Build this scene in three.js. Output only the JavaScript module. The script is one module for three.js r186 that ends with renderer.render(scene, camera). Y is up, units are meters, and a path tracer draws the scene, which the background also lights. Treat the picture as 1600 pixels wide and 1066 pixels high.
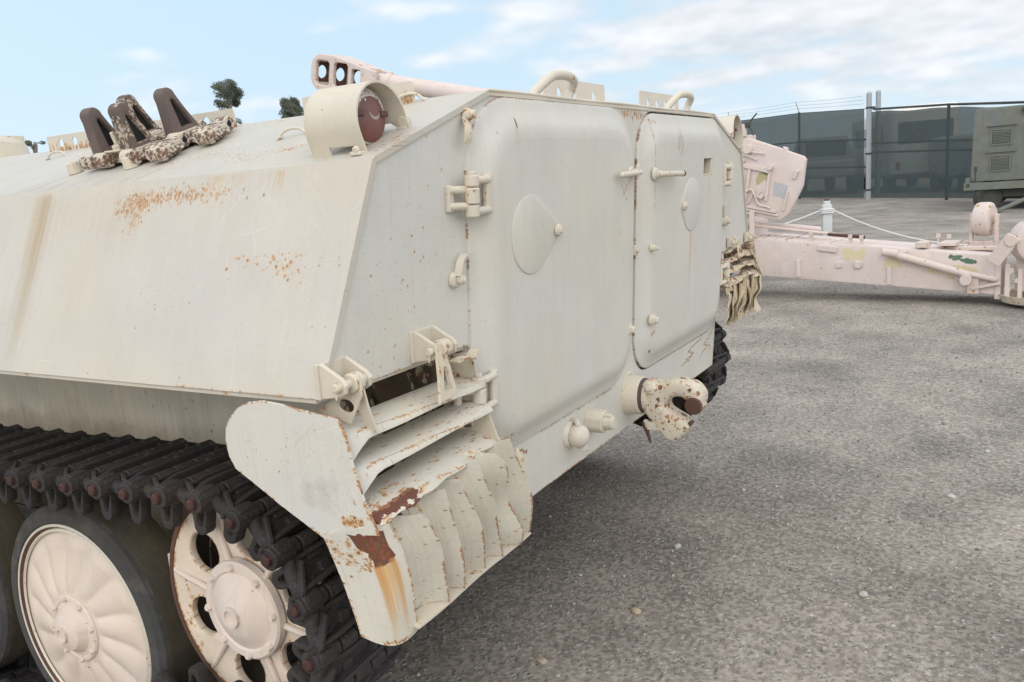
import * as THREE from 'three';
import { RoundedBoxGeometry } from 'three/addons/geometries/RoundedBoxGeometry.js';
import { mergeGeometries, mergeVertices, toCreasedNormals } from 'three/addons/utils/BufferGeometryUtils.js';

// ---------------------------------------------------------------- camera, sky, sun, exposure
const scene = new THREE.Scene();
const camera = new THREE.PerspectiveCamera(44.26, 1600 / 1066, 0.05, 2000);
camera.position.set(-2.468, 1.455, 1.063);
camera.up.set(0.19635, 0.97997, -0.0332);
camera.lookAt(-2.468 + 0.84221, 1.455 - 0.18589, 1.063 - 0.50608);
const renderer = new THREE.WebGLRenderer({ antialias: true });
renderer.toneMapping = THREE.LinearToneMapping;
renderer.toneMappingExposure = 1.0;
renderer.shadowMap.enabled = true;

const SUN = new THREE.Vector3(-0.76, 0.52, 0.36).normalize();
const sun = new THREE.DirectionalLight(new THREE.Color(1.0, 0.91, 0.79), 0.42);
sun.position.copy(SUN).multiplyScalar(30);
sun.castShadow = true;
sun.shadow.mapSize.set(2048, 2048);
sun.shadow.radius = 34;
Object.assign(sun.shadow.camera, { left: -14, right: 14, top: 14, bottom: -14, near: 1, far: 80 });
scene.add(sun, sun.target);

// ---------------------------------------------------------------- noise
function rng(seed) { let a = seed >>> 0; return () => { a = (a + 0x6d2b79f5) | 0; let t = Math.imul(a ^ (a >>> 15), 1 | a); t = (t + Math.imul(t ^ (t >>> 7), 61 | t)) ^ t; return ((t ^ (t >>> 14)) >>> 0) / 4294967296; }; }
const NT = new Float32Array(65536); { const r = rng(77); for (let i = 0; i < 65536; i++) NT[i] = r(); }
function vn(x, y, per = 256) {                    // value noise, repeats after `per` cells
  const xi = Math.floor(x), yi = Math.floor(y); let fx = x - xi, fy = y - yi;
  fx = fx * fx * (3 - 2 * fx); fy = fy * fy * (3 - 2 * fy);
  const x0 = ((xi % per) + per) % per, x1 = (x0 + 1) % per, y0 = ((yi % per) + per) % per, y1 = (y0 + 1) % per;
  const a = NT[(y0 << 8) | x0], b = NT[(y0 << 8) | x1], c = NT[(y1 << 8) | x0], d = NT[(y1 << 8) | x1];
  return a + (b - a) * fx + (c - a) * fy + (a - b - c + d) * fx * fy;
}
function fbm(x, y, o = 4, per = 256) { let s = 0, w = 0.5, t = 0; for (let i = 0; i < o; i++) { s += w * vn(x + i * 17.3, y + i * 9.1, per); t += w; w *= 0.5; x *= 2; y *= 2; per = Math.min(256, per * 2); } return s / t; }
const clamp = (x, a = 0, b = 1) => Math.max(a, Math.min(b, x));
const sstep = (a, b, x) => { const t = clamp((x - a) / (b - a)); return t * t * (3 - 2 * t); };
const mix = (a, b, t) => a + (b - a) * t;

// the sky: pale blue low in front, thin broken cloud overhead and to the right, bright hazy overcast round the sun
{
  const W = 2048, H = 1024, data = new Float32Array(W * H * 4), d = new THREE.Vector3();
  for (let j = 0; j < H; j++) for (let i = 0; i < W; i++) {
    const az = (i + 0.5) / W * 2 * Math.PI - Math.PI, el = ((j + 0.5) / H - 0.5) * Math.PI;
    d.set(Math.cos(az) * Math.cos(el), Math.sin(el), Math.sin(az) * Math.cos(el));
    const e = clamp(d.y, 0, 1);
    // clear air
    const g = Math.pow(1 - e, 5);
    let r = mix(0.48, 0.72, g), gg = mix(0.71, 0.88, g), b = mix(0.93, 0.97, g);
    // cloud layer
    const k = 1 / (Math.max(d.y, 0) + 0.12), px = d.x * k, pz = d.z * k;
    const n1 = fbm(px * 3.2 + 40, pz * 3.2 + 60, 6), n2 = fbm(px * 0.9 + 11, pz * 0.9 + 31, 4), n3 = fbm(px * 11 + 7, pz * 11 + 3, 4);
    const side = clamp(0.5 + 0.62 * (d.z * 0.80 + d.x * 0.34 + 0.05) + 0.55 * sstep(0.05, 0.45, d.y) * (d.x * 0.5 + d.z + 0.25));
    const toSun = d.dot(SUN);
    const over = sstep(-0.15, 0.5, toSun);
    let c = clamp(sstep(0.36, 0.66, n1 * 0.62 + n2 * 0.38 + (side - 0.55) * 0.62 + over * 0.5));
    const puff = clamp(0.86 + (n1 - 0.5) * 0.55 + (n3 - 0.5) * 0.28, 0.6, 1.1);
    c *= 0.88 * sstep(0.0, 0.1, d.y);
    r = mix(r, 0.93 * puff, c); gg = mix(gg, 0.945 * puff, c); b = mix(b, 0.985 * puff, c);
    // haze bright round the sun
    const gl = 0.82 * Math.pow(clamp(0.5 + 0.5 * toSun), 1.35) + 0.3 * Math.pow(clamp(toSun), 5);
    r += gl * 1.04; gg += gl; b += gl * 0.93;
    if (d.y < 0) { const t = sstep(0, -0.12, d.y); r = mix(r, 0.3, t); gg = mix(gg, 0.29, t); b = mix(b, 0.28, t); }
    const o = (j * W + i) * 4; data[o] = r; data[o + 1] = gg; data[o + 2] = b; data[o + 3] = 1;
  }
  const t = new THREE.DataTexture(data, W, H, THREE.RGBAFormat, THREE.FloatType);
  t.mapping = THREE.EquirectangularReflectionMapping; t.magFilter = t.minFilter = THREE.LinearFilter; t.needsUpdate = true;
  scene.background = t; scene.environment = t;
}

// ---------------------------------------------------------------- materials
const V = (x, y, z) => new THREE.Vector3(x, y, z);
function canvasTex(c, srgb = true, wrap = THREE.RepeatWrapping) { const t = new THREE.CanvasTexture(c); if (srgb) t.colorSpace = THREE.SRGBColorSpace; t.wrapS = t.wrapT = wrap; t.magFilter = THREE.LinearFilter; return t; }
const RUST = [[92, 60, 46], [122, 78, 52], [140, 92, 62], [108, 66, 50], [158, 114, 78]];
const rustCol = (r, a = 1) => { const c = RUST[Math.floor(r() * RUST.length)]; return `rgba(${c[0]},${c[1]},${c[2]},${a})`; };
function blob(ctx, x, y, r, rnd, sx = 1, sy = 1) {
  ctx.beginPath(); const n = 9, o = rnd() * 6.28;
  for (let i = 0; i < n; i++) { const a = o + i / n * 6.2832, q = r * (0.55 + 0.75 * rnd()); ctx[i ? 'lineTo' : 'moveTo'](x + Math.cos(a) * q * sx, y + Math.sin(a) * q * sy); }
  ctx.closePath(); ctx.fill();
}
function rustSpot(ctx, x, y, r, rnd, halo = 0.3, sx = 1, sy = 1) {
  ctx.fillStyle = `rgba(196,150,100,${halo})`; blob(ctx, x, y, r * 2.1, rnd, sx, sy);
  ctx.fillStyle = rustCol(rnd, 0.5 + 0.3 * rnd()); blob(ctx, x, y, r, rnd, sx, sy);
}
function spots(ctx, n, cx, cy, sx, sy, r0, r1, rnd, halo = 0.3, ax = 1, ay = 1) {
  for (let i = 0; i < n; i++) { const g = () => (rnd() + rnd() + rnd() - 1.5) * 1.2; rustSpot(ctx, cx + g() * sx, cy + g() * sy, r0 + (r1 - r0) * rnd() ** 3, rnd, halo, ax, ay); }
}
function runs(ctx, x, y, w, len, rgb, a, rnd, n = 30) {   // rust water that has run down: many separate thin traces
  for (let i = 0; i < n; i++) {
    const q = x + (rnd() + rnd() - 1) * w, L = len * (0.25 + 0.75 * rnd()), ww = w * (0.03 + 0.1 * rnd());
    ctx.fillStyle = `rgba(${rgb[0] + (rnd() - 0.5) * 40 | 0},${rgb[1] + (rnd() - 0.5) * 36 | 0},${rgb[2] + (rnd() - 0.5) * 30 | 0},${a * (0.3 + 0.7 * rnd())})`;
    ctx.beginPath(); ctx.moveTo(q - ww, y + (rnd() - .5) * .01); ctx.lineTo(q + ww, y); ctx.lineTo(q + ww * 0.8, y - L * 0.7); ctx.lineTo(q, y - L); ctx.closePath(); ctx.fill();
  }
}
// service wear: fine scratches, drips that ran from the upper edges, pits and brush laps
function wear(ctx, W, H, n, r) {
  for (let i = 0; i < n; i++) { const x = r() * W, y = r() * H, a = (r() - .5) * 2.4 + (r() < .5 ? 1.57 : 0), L = .01 + .09 * r() ** 3, k = r() < .55; line(ctx, [[x, y], [x + Math.cos(a) * L * .5 + (r() - .5) * .004, y + Math.sin(a) * L * .5], [x + Math.cos(a) * L, y + Math.sin(a) * L]], .0005 + .0009 * r() ** 2, k ? `rgba(228,224,214,${.2 + .3 * r()})` : `rgba(150,140,122,${.12 + .25 * r()})`); }
  for (let i = 0; i < n * .5; i++) { const x = r() * W, y = H * (.3 + .7 * r() ** .6), L = .03 + .2 * r() ** 2; line(ctx, [[x, y], [x + (r() - .5) * .006, y - L * .5], [x + (r() - .5) * .008, y - L]], .0008 + .0024 * r() ** 2, `rgba(${150 + r() * 30},${138 + r() * 26},${112 + r() * 24},${.05 + .11 * r()})`); }
  for (let i = 0; i < n * .7; i++) { const x = r() * W, y = r() * H; if (fbm(x * 6 + 9, y * 6, 3) < .5) continue; ctx.fillStyle = r() < .3 ? rustCol(r, .7) : `rgba(${134 + r() * 40},${126 + r() * 36},${108 + r() * 30},.6)`; blob(ctx, x, y, .0005 + .0016 * r() ** 2, r); }
  for (let i = 0; i < n * .12; i++) { const x = r() * W, y = r() * H; for (let k = 0; k < 9; k++) { ctx.fillStyle = `rgba(${214 + r() * 14},${208 + r() * 12},${194 + r() * 12},.07)`; ctx.fillRect(x + k * .004, y + (r() - .5) * .01, .003, .06 + .12 * r()); } }
}
function edgeRust(ctx, pts, rnd, per = 120, r0 = 0.0015, r1 = 0.006, closed = true, inset = 0.004) {
  r1 *= .62; inset *= .7;
  for (let i = 0; i < pts.length - (closed ? 0 : 1); i++) {      // a broken thin line of bare rusty edge, then specks
    const [xa, ya] = pts[i], [xb, yb] = pts[(i + 1) % pts.length], len = Math.hypot(xb - xa, yb - ya), m = Math.max(1, Math.round(len / .006));
    for (let k = 0; k < m; k++) { const u = k / m, v = (k + 1) / m, o = () => (rnd() - .5) * .0012; if (fbm((xa + (xb - xa) * u) * 25 + 3, (ya + (yb - ya) * u) * 25, 2) < (per < 40 ? .64 : .5)) continue; line(ctx, [[xa + (xb - xa) * u + o(), ya + (yb - ya) * u + o()], [xa + (xb - xa) * v + o(), ya + (yb - ya) * v + o()]], .0008 + .0016 * rnd() ** 2, rustCol(rnd, .5 + .3 * rnd())); }
  }
  for (let i = 0; i < pts.length - (closed ? 0 : 1); i++) {
    const [x0, y0] = pts[i], [x1, y1] = pts[(i + 1) % pts.length], L = Math.hypot(x1 - x0, y1 - y0), n = Math.round(L * per * 1.5); 
    for (let k = 0; k < n; k++) { const t = rnd(); if (fbm((x0 + (x1 - x0) * t) * 30, (y0 + (y1 - y0) * t) * 30, 2) < 0.42) continue; rustSpot(ctx, x0 + (x1 - x0) * t + (rnd() - .5) * inset * 2, y0 + (y1 - y0) * t + (rnd() - .5) * inset * 2, r0 + (r1 - r0) * rnd() ** 2, rnd, 0.35); }
  }
}
function line(ctx, pts, w, col) { ctx.strokeStyle = col; ctx.lineWidth = w; ctx.lineCap = 'round'; ctx.lineJoin = 'round'; ctx.beginPath(); pts.forEach((p, i) => ctx[i ? 'lineTo' : 'moveTo'](p[0], p[1])); ctx.stroke(); }
const CREAM = [201, 194, 180], PINK = [210, 196, 191];
// a painted sheet W x H metres; draw() works in metres, y up
function sheet(W, H, ppm, base, seed, draw, mott = 0.05) {
  const w = Math.round(W * ppm), h = Math.round(H * ppm), c = document.createElement('canvas'); c.width = w; c.height = h;
  const ctx = c.getContext('2d'), im = ctx.createImageData(w, h), D = im.data;
  for (let j = 0; j < h; j++) for (let i = 0; i < w; i++) {
    const x = i / ppm, y = j / ppm, n = fbm(x * 9 + seed * 3.1, y * 9 + seed, 4) - 0.5, f = vn(x * 300 + seed, y * 300) - 0.5, s = fbm(x * 46 + seed * 1.7, y * 3.1 + 5, 3) - 0.5, wm = fbm(x * 4 + seed, y * 4 + 50, 3) - 0.5;
    const k = 1 + mott * (n * 1.2 + s * 0.42) + f * 0.022, o = (j * w + i) * 4;
    D[o] = base[0] * k + wm * 5; D[o + 1] = base[1] * k; D[o + 2] = base[2] * k - wm * 12; D[o + 3] = 255;
  }
  ctx.putImageData(im, 0, 0);
  ctx.setTransform(ppm, 0, 0, -ppm, 0, h);
  if (draw) draw(ctx, rng(seed * 991 + 7));
  return canvasTex(c, true, THREE.MirroredRepeatWrapping);
}
// orange-peel of brushed paint over rolled steel
const peel = (() => { const n = 512, c = document.createElement('canvas'); c.width = c.height = n; const x = c.getContext('2d'), im = x.createImageData(n, n); for (let j = 0; j < n; j++) for (let i = 0; i < n; i++) { const v = 255 * clamp(fbm(i / 16, j / 16, 4, 32) * 0.8 + vn(i / 2.0, j / 2.0, 256) * 0.2), o = (j * n + i) * 4; im.data[o] = im.data[o + 1] = im.data[o + 2] = v; im.data[o + 3] = 255; } x.putImageData(im, 0, 0); return canvasTex(c, false); })();
function paintMat(map, o = {}) { const p = peel.clone(); p.repeat.set(o.peel ?? 3, o.peel ?? 3); return new THREE.MeshStandardMaterial({ map, roughness: o.rough ?? 0.56, bumpMap: p, bumpScale: (o.bump ?? 0.0007) * .45, side: THREE.DoubleSide }); }
function tile(base, seed, nSpots, r1, chips) {       // 0.8 m tile for small box-mapped parts
  const t = sheet(0.8, 0.8, 1000, base, seed, (c, r) => { wear(c, .8, .8, 120, r); for (let i = 0; i < nSpots; i++) { const cx = r() * .8, cy = r() * .8; if (fbm(cx * 7 + seed, cy * 7, 3, 256) < .5 && r() < .85) continue; const m = 1 + Math.floor(r() * 5); for (let k = 0; k < m; k++) rustSpot(c, cx + (r() - .5) * .03, cy + (r() - .5) * .03, .0008 + r1 * r() ** 3, r, .3); } for (let i = 0; i < (chips || 0); i++) { const x = r() * .8, y = r() * .8; if (fbm(x * 9 + seed, y * 9 + 3, 3) < .5) continue; c.fillStyle = rustCol(r, .92); blob(c, x, y, .002 + .009 * r() ** 2.5, r); } });
  return t;
}
const M = {};
M.cream = paintMat(tile(CREAM, 11, 40, 0.003), { peel: 2.4 });
M.creamRust = paintMat(tile([204, 197, 183], 12, 300, 0.0036), { peel: 2.4 });
M.creamWorn = paintMat(tile([203, 194, 176], 13, 560, 0.0052, 60), { peel: 2.4, rough: .66 });
M.wheelPaint = paintMat(tile([213, 198, 186], 14, 60, 0.003), { peel: 2.4, rough: .6 });
M.pink = paintMat(tile(PINK, 15, 26, 0.006), { peel: 2, rough: .65 });
M.pinkWorn = paintMat(tile([207, 192, 184], 16, 110, 0.009, 40), { peel: 2, rough: .7 });
M.rustBare = paintMat(sheet(0.5, 0.5, 700, [88, 64, 55], 17, (c, r) => { for (let i = 0; i < 900; i++) { const q = r(); c.fillStyle = `rgba(${62 + q * 64},${46 + q * 36},${40 + q * 22},.45)`; blob(c, r() * .5, r() * .5, .002 + .008 * r(), r); } }, .25), { rough: .9, bump: .001 });
M.olive = paintMat(sheet(2.4, 2.4, 300, [108, 112, 105], 18, (c, r) => { for (let i = 0; i < 26; i++) runs(c, r() * 2.4, r() * 2.4, .06, .7, [104, 92, 72], .16, r, 10); }, .12), { peel: 6, rough: .7 });
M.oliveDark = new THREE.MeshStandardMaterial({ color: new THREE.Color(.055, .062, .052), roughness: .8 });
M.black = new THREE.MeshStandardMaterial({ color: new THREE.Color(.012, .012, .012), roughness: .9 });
M.galv = new THREE.MeshStandardMaterial({ color: new THREE.Color(.36, .39, .41), roughness: .5, metalness: .4 });
M.stern = paintMat(tile([201, 199, 191], 26, 16, 0.002), { peel: 2.4 });
M.hook = paintMat(tile([203, 194, 177], 27, 500, 0.004, 900), { peel: 2.4, rough: .66, bump: .0014 });
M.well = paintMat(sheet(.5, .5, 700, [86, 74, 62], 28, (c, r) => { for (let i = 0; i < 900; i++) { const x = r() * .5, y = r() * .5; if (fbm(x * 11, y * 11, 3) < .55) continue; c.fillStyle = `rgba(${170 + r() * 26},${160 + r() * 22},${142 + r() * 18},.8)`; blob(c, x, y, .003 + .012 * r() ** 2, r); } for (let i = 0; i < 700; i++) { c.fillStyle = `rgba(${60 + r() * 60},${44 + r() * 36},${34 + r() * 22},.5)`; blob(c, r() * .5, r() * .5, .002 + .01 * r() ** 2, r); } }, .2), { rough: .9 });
M.flapRust = paintMat(sheet(.5, .5, 900, [196, 184, 162], 29, (c, r) => { for (let i = 0; i < 1500; i++) { const x = r() * .5, y = r() * .5; if (fbm(x * 13, y * 13, 3) < .5) continue; c.fillStyle = rustCol(r, .75); blob(c, x, y, .001 + .009 * r() ** 2, r); } for (let i = 0; i < 400; i++) rustSpot(c, r() * .5, r() * .5, .0008 + .003 * r() ** 2, r); }, .1), { rough: .8 });
M.darkRust = new THREE.MeshStandardMaterial({ color: new THREE.Color(.085, .07, .06), roughness: .8 });
M.white = paintMat(sheet(0.5, 0.5, 400, [206, 210, 210], 19, null, .06));
M.rope = new THREE.MeshStandardMaterial({ color: new THREE.Color(.68, .70, .70), roughness: .9 });
M.rubber = paintMat(sheet(1, 1, 512, [66, 65, 63], 20, (c, r) => { for (let i = 0; i < 500; i++) { c.fillStyle = `rgba(${120 + r() * 30},${116 + r() * 26},${104 + r() * 20},.10)`; blob(c, r(), r(), .004 + .03 * r() ** 2, r); } }, .18), { rough: .96, bump: .0008 });
M.tread = paintMat(sheet(1, 1, 400, [82, 76, 62], 21, (c, r) => { for (let i = 0; i < 900; i++) { c.fillStyle = `rgba(${60 + r() * 60},${56 + r() * 46},${44 + r() * 30},.22)`; blob(c, r(), r(), .004 + .03 * r() ** 2, r); } }, .3), { rough: .95, bump: .003 });
M.ironShades = [];
M.iron = new THREE.MeshStandardMaterial({ map: sheet(0.4, 0.4, 1000, [55, 52, 52], 22, (c, r) => { for (let i = 0; i < 1500; i++) { const q = r(); c.fillStyle = q < .5 ? `rgba(112,84,66,${.12 + .2 * r()})` : q < .8 ? 'rgba(40,38,38,.35)' : `rgba(120,112,104,${.2 * r()})`; blob(c, r() * .4, r() * .4, .001 + .007 * r() ** 2, r); } }, .3), roughness: .68, metalness: .15, vertexColors: true, bumpMap: (() => { const p = peel.clone(); p.repeat.set(4, 4); return p; })(), bumpScale: .0022 });
for (const [r, g, b] of [[1, 1, 1], [.84, .82, .82], [1.22, 1.12, 1.04], [1.1, 1.1, 1.12]]) { const m = M.iron.clone(); m.color.setRGB(r, g, b); M.ironShades.push(m); }
M.spare = paintMat(sheet(0.4, 0.4, 1200, [203, 193, 177], 23, (c, r) => { for (let i = 0; i < 5200; i++) { const x = r() * .4, y = r() * .4; if (fbm(x * 9, y * 9, 3) < .5) continue; c.fillStyle = r() < .8 ? `rgba(${88 + r() * 26},${74 + r() * 18},${68 + r() * 14},.8)` : rustCol(r, .7); blob(c, x, y, .0009 + .0052 * r() ** 2.2, r); } }, .08), { peel: 3, rough: .8, bump: .0030 });
M.spareHorn = paintMat(sheet(0.3, 0.3, 1200, [104, 92, 88], 24, (c, r) => { for (let i = 0; i < 4600; i++) { const x = r() * .3, y = r() * .3; if (fbm(x * 8 + 3, y * 8, 3) < .5) continue; c.fillStyle = r() < .8 ? `rgba(${176 + r() * 22},${164 + r() * 18},${148 + r() * 14},.8)` : `rgba(78,66,62,.8)`; blob(c, x, y, .0009 + .0042 * r() ** 2, r); } }, .2), { peel: 3, rough: .85, bump: .0034 });

// ---------------------------------------------------------------- geometry helpers
function clean(g) { g = g.index ? g.toNonIndexed() : g; for (const k of Object.keys(g.attributes)) if (!['position', 'normal', 'uv', 'color'].includes(k)) g.deleteAttribute(k); if (!g.attributes.normal) g.computeVertexNormals(); if (!g.attributes.uv) g.setAttribute('uv', new THREE.BufferAttribute(new Float32Array(g.attributes.position.count * 2), 2)); g.morphAttributes = {}; return g; }
function join(list) { const l = list.map(clean); if (l.length === 1) return l[0]; const col = l.some((g) => g.attributes.color); for (const g of l) if (col && !g.attributes.color) g.setAttribute('color', new THREE.BufferAttribute(new Float32Array(g.attributes.position.count * 3).fill(1), 3)); return mergeGeometries(l); }
function boxUV(g, size = 0.8, off = 0) {
  const p = g.attributes.position, n = g.attributes.normal, uv = new Float32Array(p.count * 2);
  for (let i = 0; i < p.count; i += 3) {        // one projection per triangle
    let ax = 0, ay = 0, az = 0; for (let k = 0; k < 3; k++) { ax += n.getX(i + k); ay += n.getY(i + k); az += n.getZ(i + k); }
    ax = Math.abs(ax); ay = Math.abs(ay); az = Math.abs(az);
    for (let k = i; k < i + 3; k++) { const x = p.getX(k), y = p.getY(k), z = p.getZ(k); const [u, v] = ax > ay && ax > az ? [z, y] : ay > az ? [x, z] : [x, y]; uv[2 * k] = u / size + off; uv[2 * k + 1] = v / size + off * 1.7; }
  }
  g.setAttribute('uv', new THREE.BufferAttribute(uv, 2)); return g;
}
function planarUV(g, fu, fv) { const p = g.attributes.position, uv = new Float32Array(p.count * 2), q = V(0, 0, 0); for (let i = 0; i < p.count; i++) { q.fromBufferAttribute(p, i); uv[2 * i] = fu(q); uv[2 * i + 1] = fv(q); } g.setAttribute('uv', new THREE.BufferAttribute(uv, 2)); return g; }
let uvOff = 0;
function part(name, geos, m, parent, size) { let g = join(Array.isArray(geos) ? geos : [geos]); if (size !== 0) { uvOff += 0.137; boxUV(g, size ?? 0.8, uvOff % 1); } const o = new THREE.Mesh(g, m); o.name = name; o.castShadow = o.receiveShadow = true; (parent ?? scene).add(o); return o; }
const taken = {};
function numbered(n) { const k = taken[n] = (taken[n] ?? -1) + 1; return k ? n + '_' + String(k).padStart(3, '0') : n; }
function each(name, list, m, parent, size) { return list.map((g) => part(name, g, m, parent, size)); }
function thing(name, label, category, pos = [0, 0, 0], turn = 0, group) { const o = new THREE.Group(); o.name = numbered(name); o.position.set(...pos); o.rotation.y = turn; o.userData = { label, category }; if (group) o.userData.group = group; scene.add(o); return o; }
function sub(name, parent, label) { const o = new THREE.Group(); o.name = name; if (label) o.userData.label = label; parent.add(o); return o; }
const tr = (g, x, y, z) => g.translate(x, y, z);
function rbox(w, h, d, x = 0, y = 0, z = 0, r = 0.003) { return new RoundedBoxGeometry(w, h, d, 2, Math.min(r, w / 2.01, h / 2.01, d / 2.01)).translate(x, y, z); }
function cyl(a, b, r0, r1 = r0, n = 20) {           // from a to b, chamfered ends
  const A = V(...a), B = V(...b), L = A.distanceTo(B), c = Math.min(0.0025, L * 0.2, r0 * 0.3);
  const g = new THREE.LatheGeometry([[0, 0], [r0 - c, 0], [r0, c], [r1, L - c], [r1 - c, L], [0, L]].map((p) => new THREE.Vector2(Math.max(p[0], 0), p[1])), n);
  const cg = toCreasedNormals(g, 0.6);
  return cg.applyQuaternion(new THREE.Quaternion().setFromUnitVectors(V(0, 1, 0), B.clone().sub(A).normalize())).translate(...a);
}
function tube(pts, r, n = 40, rs = 12, closed = false, t = 0.5) {
  const c = new THREE.CatmullRomCurve3(pts.map((p) => V(...p)), closed, 'catmullrom', t), out = [new THREE.TubeGeometry(c, n, r, rs, closed)];
  if (!closed) for (const e of [0, 1]) { const s = new THREE.SphereGeometry(r, rs, 6); const p = c.getPoint(e); out.push(s.translate(p.x, p.y, p.z)); }
  return join(out);
}
const poly = (pts) => { const s = new THREE.Shape(); pts.forEach((p, i) => s[i ? 'lineTo' : 'moveTo'](p[0], p[1])); s.closePath(); return s; };
function holeC(s, x, y, r, ry = r) { const h = new THREE.Path(); h.absellipse(x, y, r, ry, 0, Math.PI * 2, true); s.holes.push(h); return s; }
function ext(shape, depth, bevel = 0.0015, seg = 1, cs = 10) { return toCreasedNormals(new THREE.ExtrudeGeometry(shape, { depth: depth - 2 * bevel, bevelEnabled: bevel > 0, bevelThickness: bevel, bevelSize: bevel, bevelOffset: -bevel, bevelSegments: seg, curveSegments: cs }).translate(0, 0, bevel), 0.5); }
// a shape drawn in (u,v) put on the frame with axes U, Vv at origin O
function onFrame(g, O, U, W) { const u = V(...U).normalize(), w = V(...W).normalize(), n = u.clone().cross(w); return g.applyMatrix4(new THREE.Matrix4().makeBasis(u, w, n).setPosition(V(...O))); }
// a bent thin sheet: rows of points, thickness t
function bent(rows, t = 0.004) {
  const nu = rows.length, nv = rows[0].length, P = rows.map((r) => r.map((p) => V(...p))), N = P.map((r, i) => r.map((p, j) => { const a = P[Math.min(i + 1, nu - 1)][j].clone().sub(P[Math.max(i - 1, 0)][j]), b = r[Math.min(j + 1, nv - 1)].clone().sub(r[Math.max(j - 1, 0)]); return a.cross(b).normalize(); }));
  const pos = [], uv = [], idx = [];
  const at = (i, j, s) => { pos.push(...P[i][j].clone().addScaledVector(N[i][j], s * t / 2).toArray()); uv.push(j / (nv - 1), i / (nu - 1)); return pos.length / 3 - 1; };
  const f = [1, -1].map((s) => P.map((r, i) => r.map((p, j) => at(i, j, s))));
  for (let i = 0; i < nu - 1; i++) for (let j = 0; j < nv - 1; j++) { const [a, b, c, d] = [f[0][i][j], f[0][i][j + 1], f[0][i + 1][j + 1], f[0][i + 1][j]]; idx.push(a, d, b, b, d, c); const [e, g, h, k] = [f[1][i][j], f[1][i][j + 1], f[1][i + 1][j + 1], f[1][i + 1][j]]; idx.push(e, g, k, g, h, k); }
  const rim = []; for (let j = 0; j < nv; j++) rim.push([0, j]); for (let i = 1; i < nu; i++) rim.push([i, nv - 1]); for (let j = nv - 2; j >= 0; j--) rim.push([nu - 1, j]); for (let i = nu - 2; i > 0; i--) rim.push([i, 0]);
  for (let k = 0; k < rim.length; k++) { const [i, j] = rim[k], [m, n] = rim[(k + 1) % rim.length]; const a = at(i, j, 1), b = at(i, j, -1), c = at(m, n, 1), d = at(m, n, -1); idx.push(a, b, c, b, d, c); }
  const g = new THREE.BufferGeometry(); g.setAttribute('position', new THREE.Float32BufferAttribute(pos, 3)); g.setAttribute('uv', new THREE.Float32BufferAttribute(uv, 2)); g.setIndex(idx); g.computeVertexNormals(); return g;
}
// grid of points from f(s,t), s,t in 0..1
const grid = (nu, nv, f) => Array.from({ length: nu + 1 }, (_, i) => Array.from({ length: nv + 1 }, (_, j) => f(i / nu, j / nv)));

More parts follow.
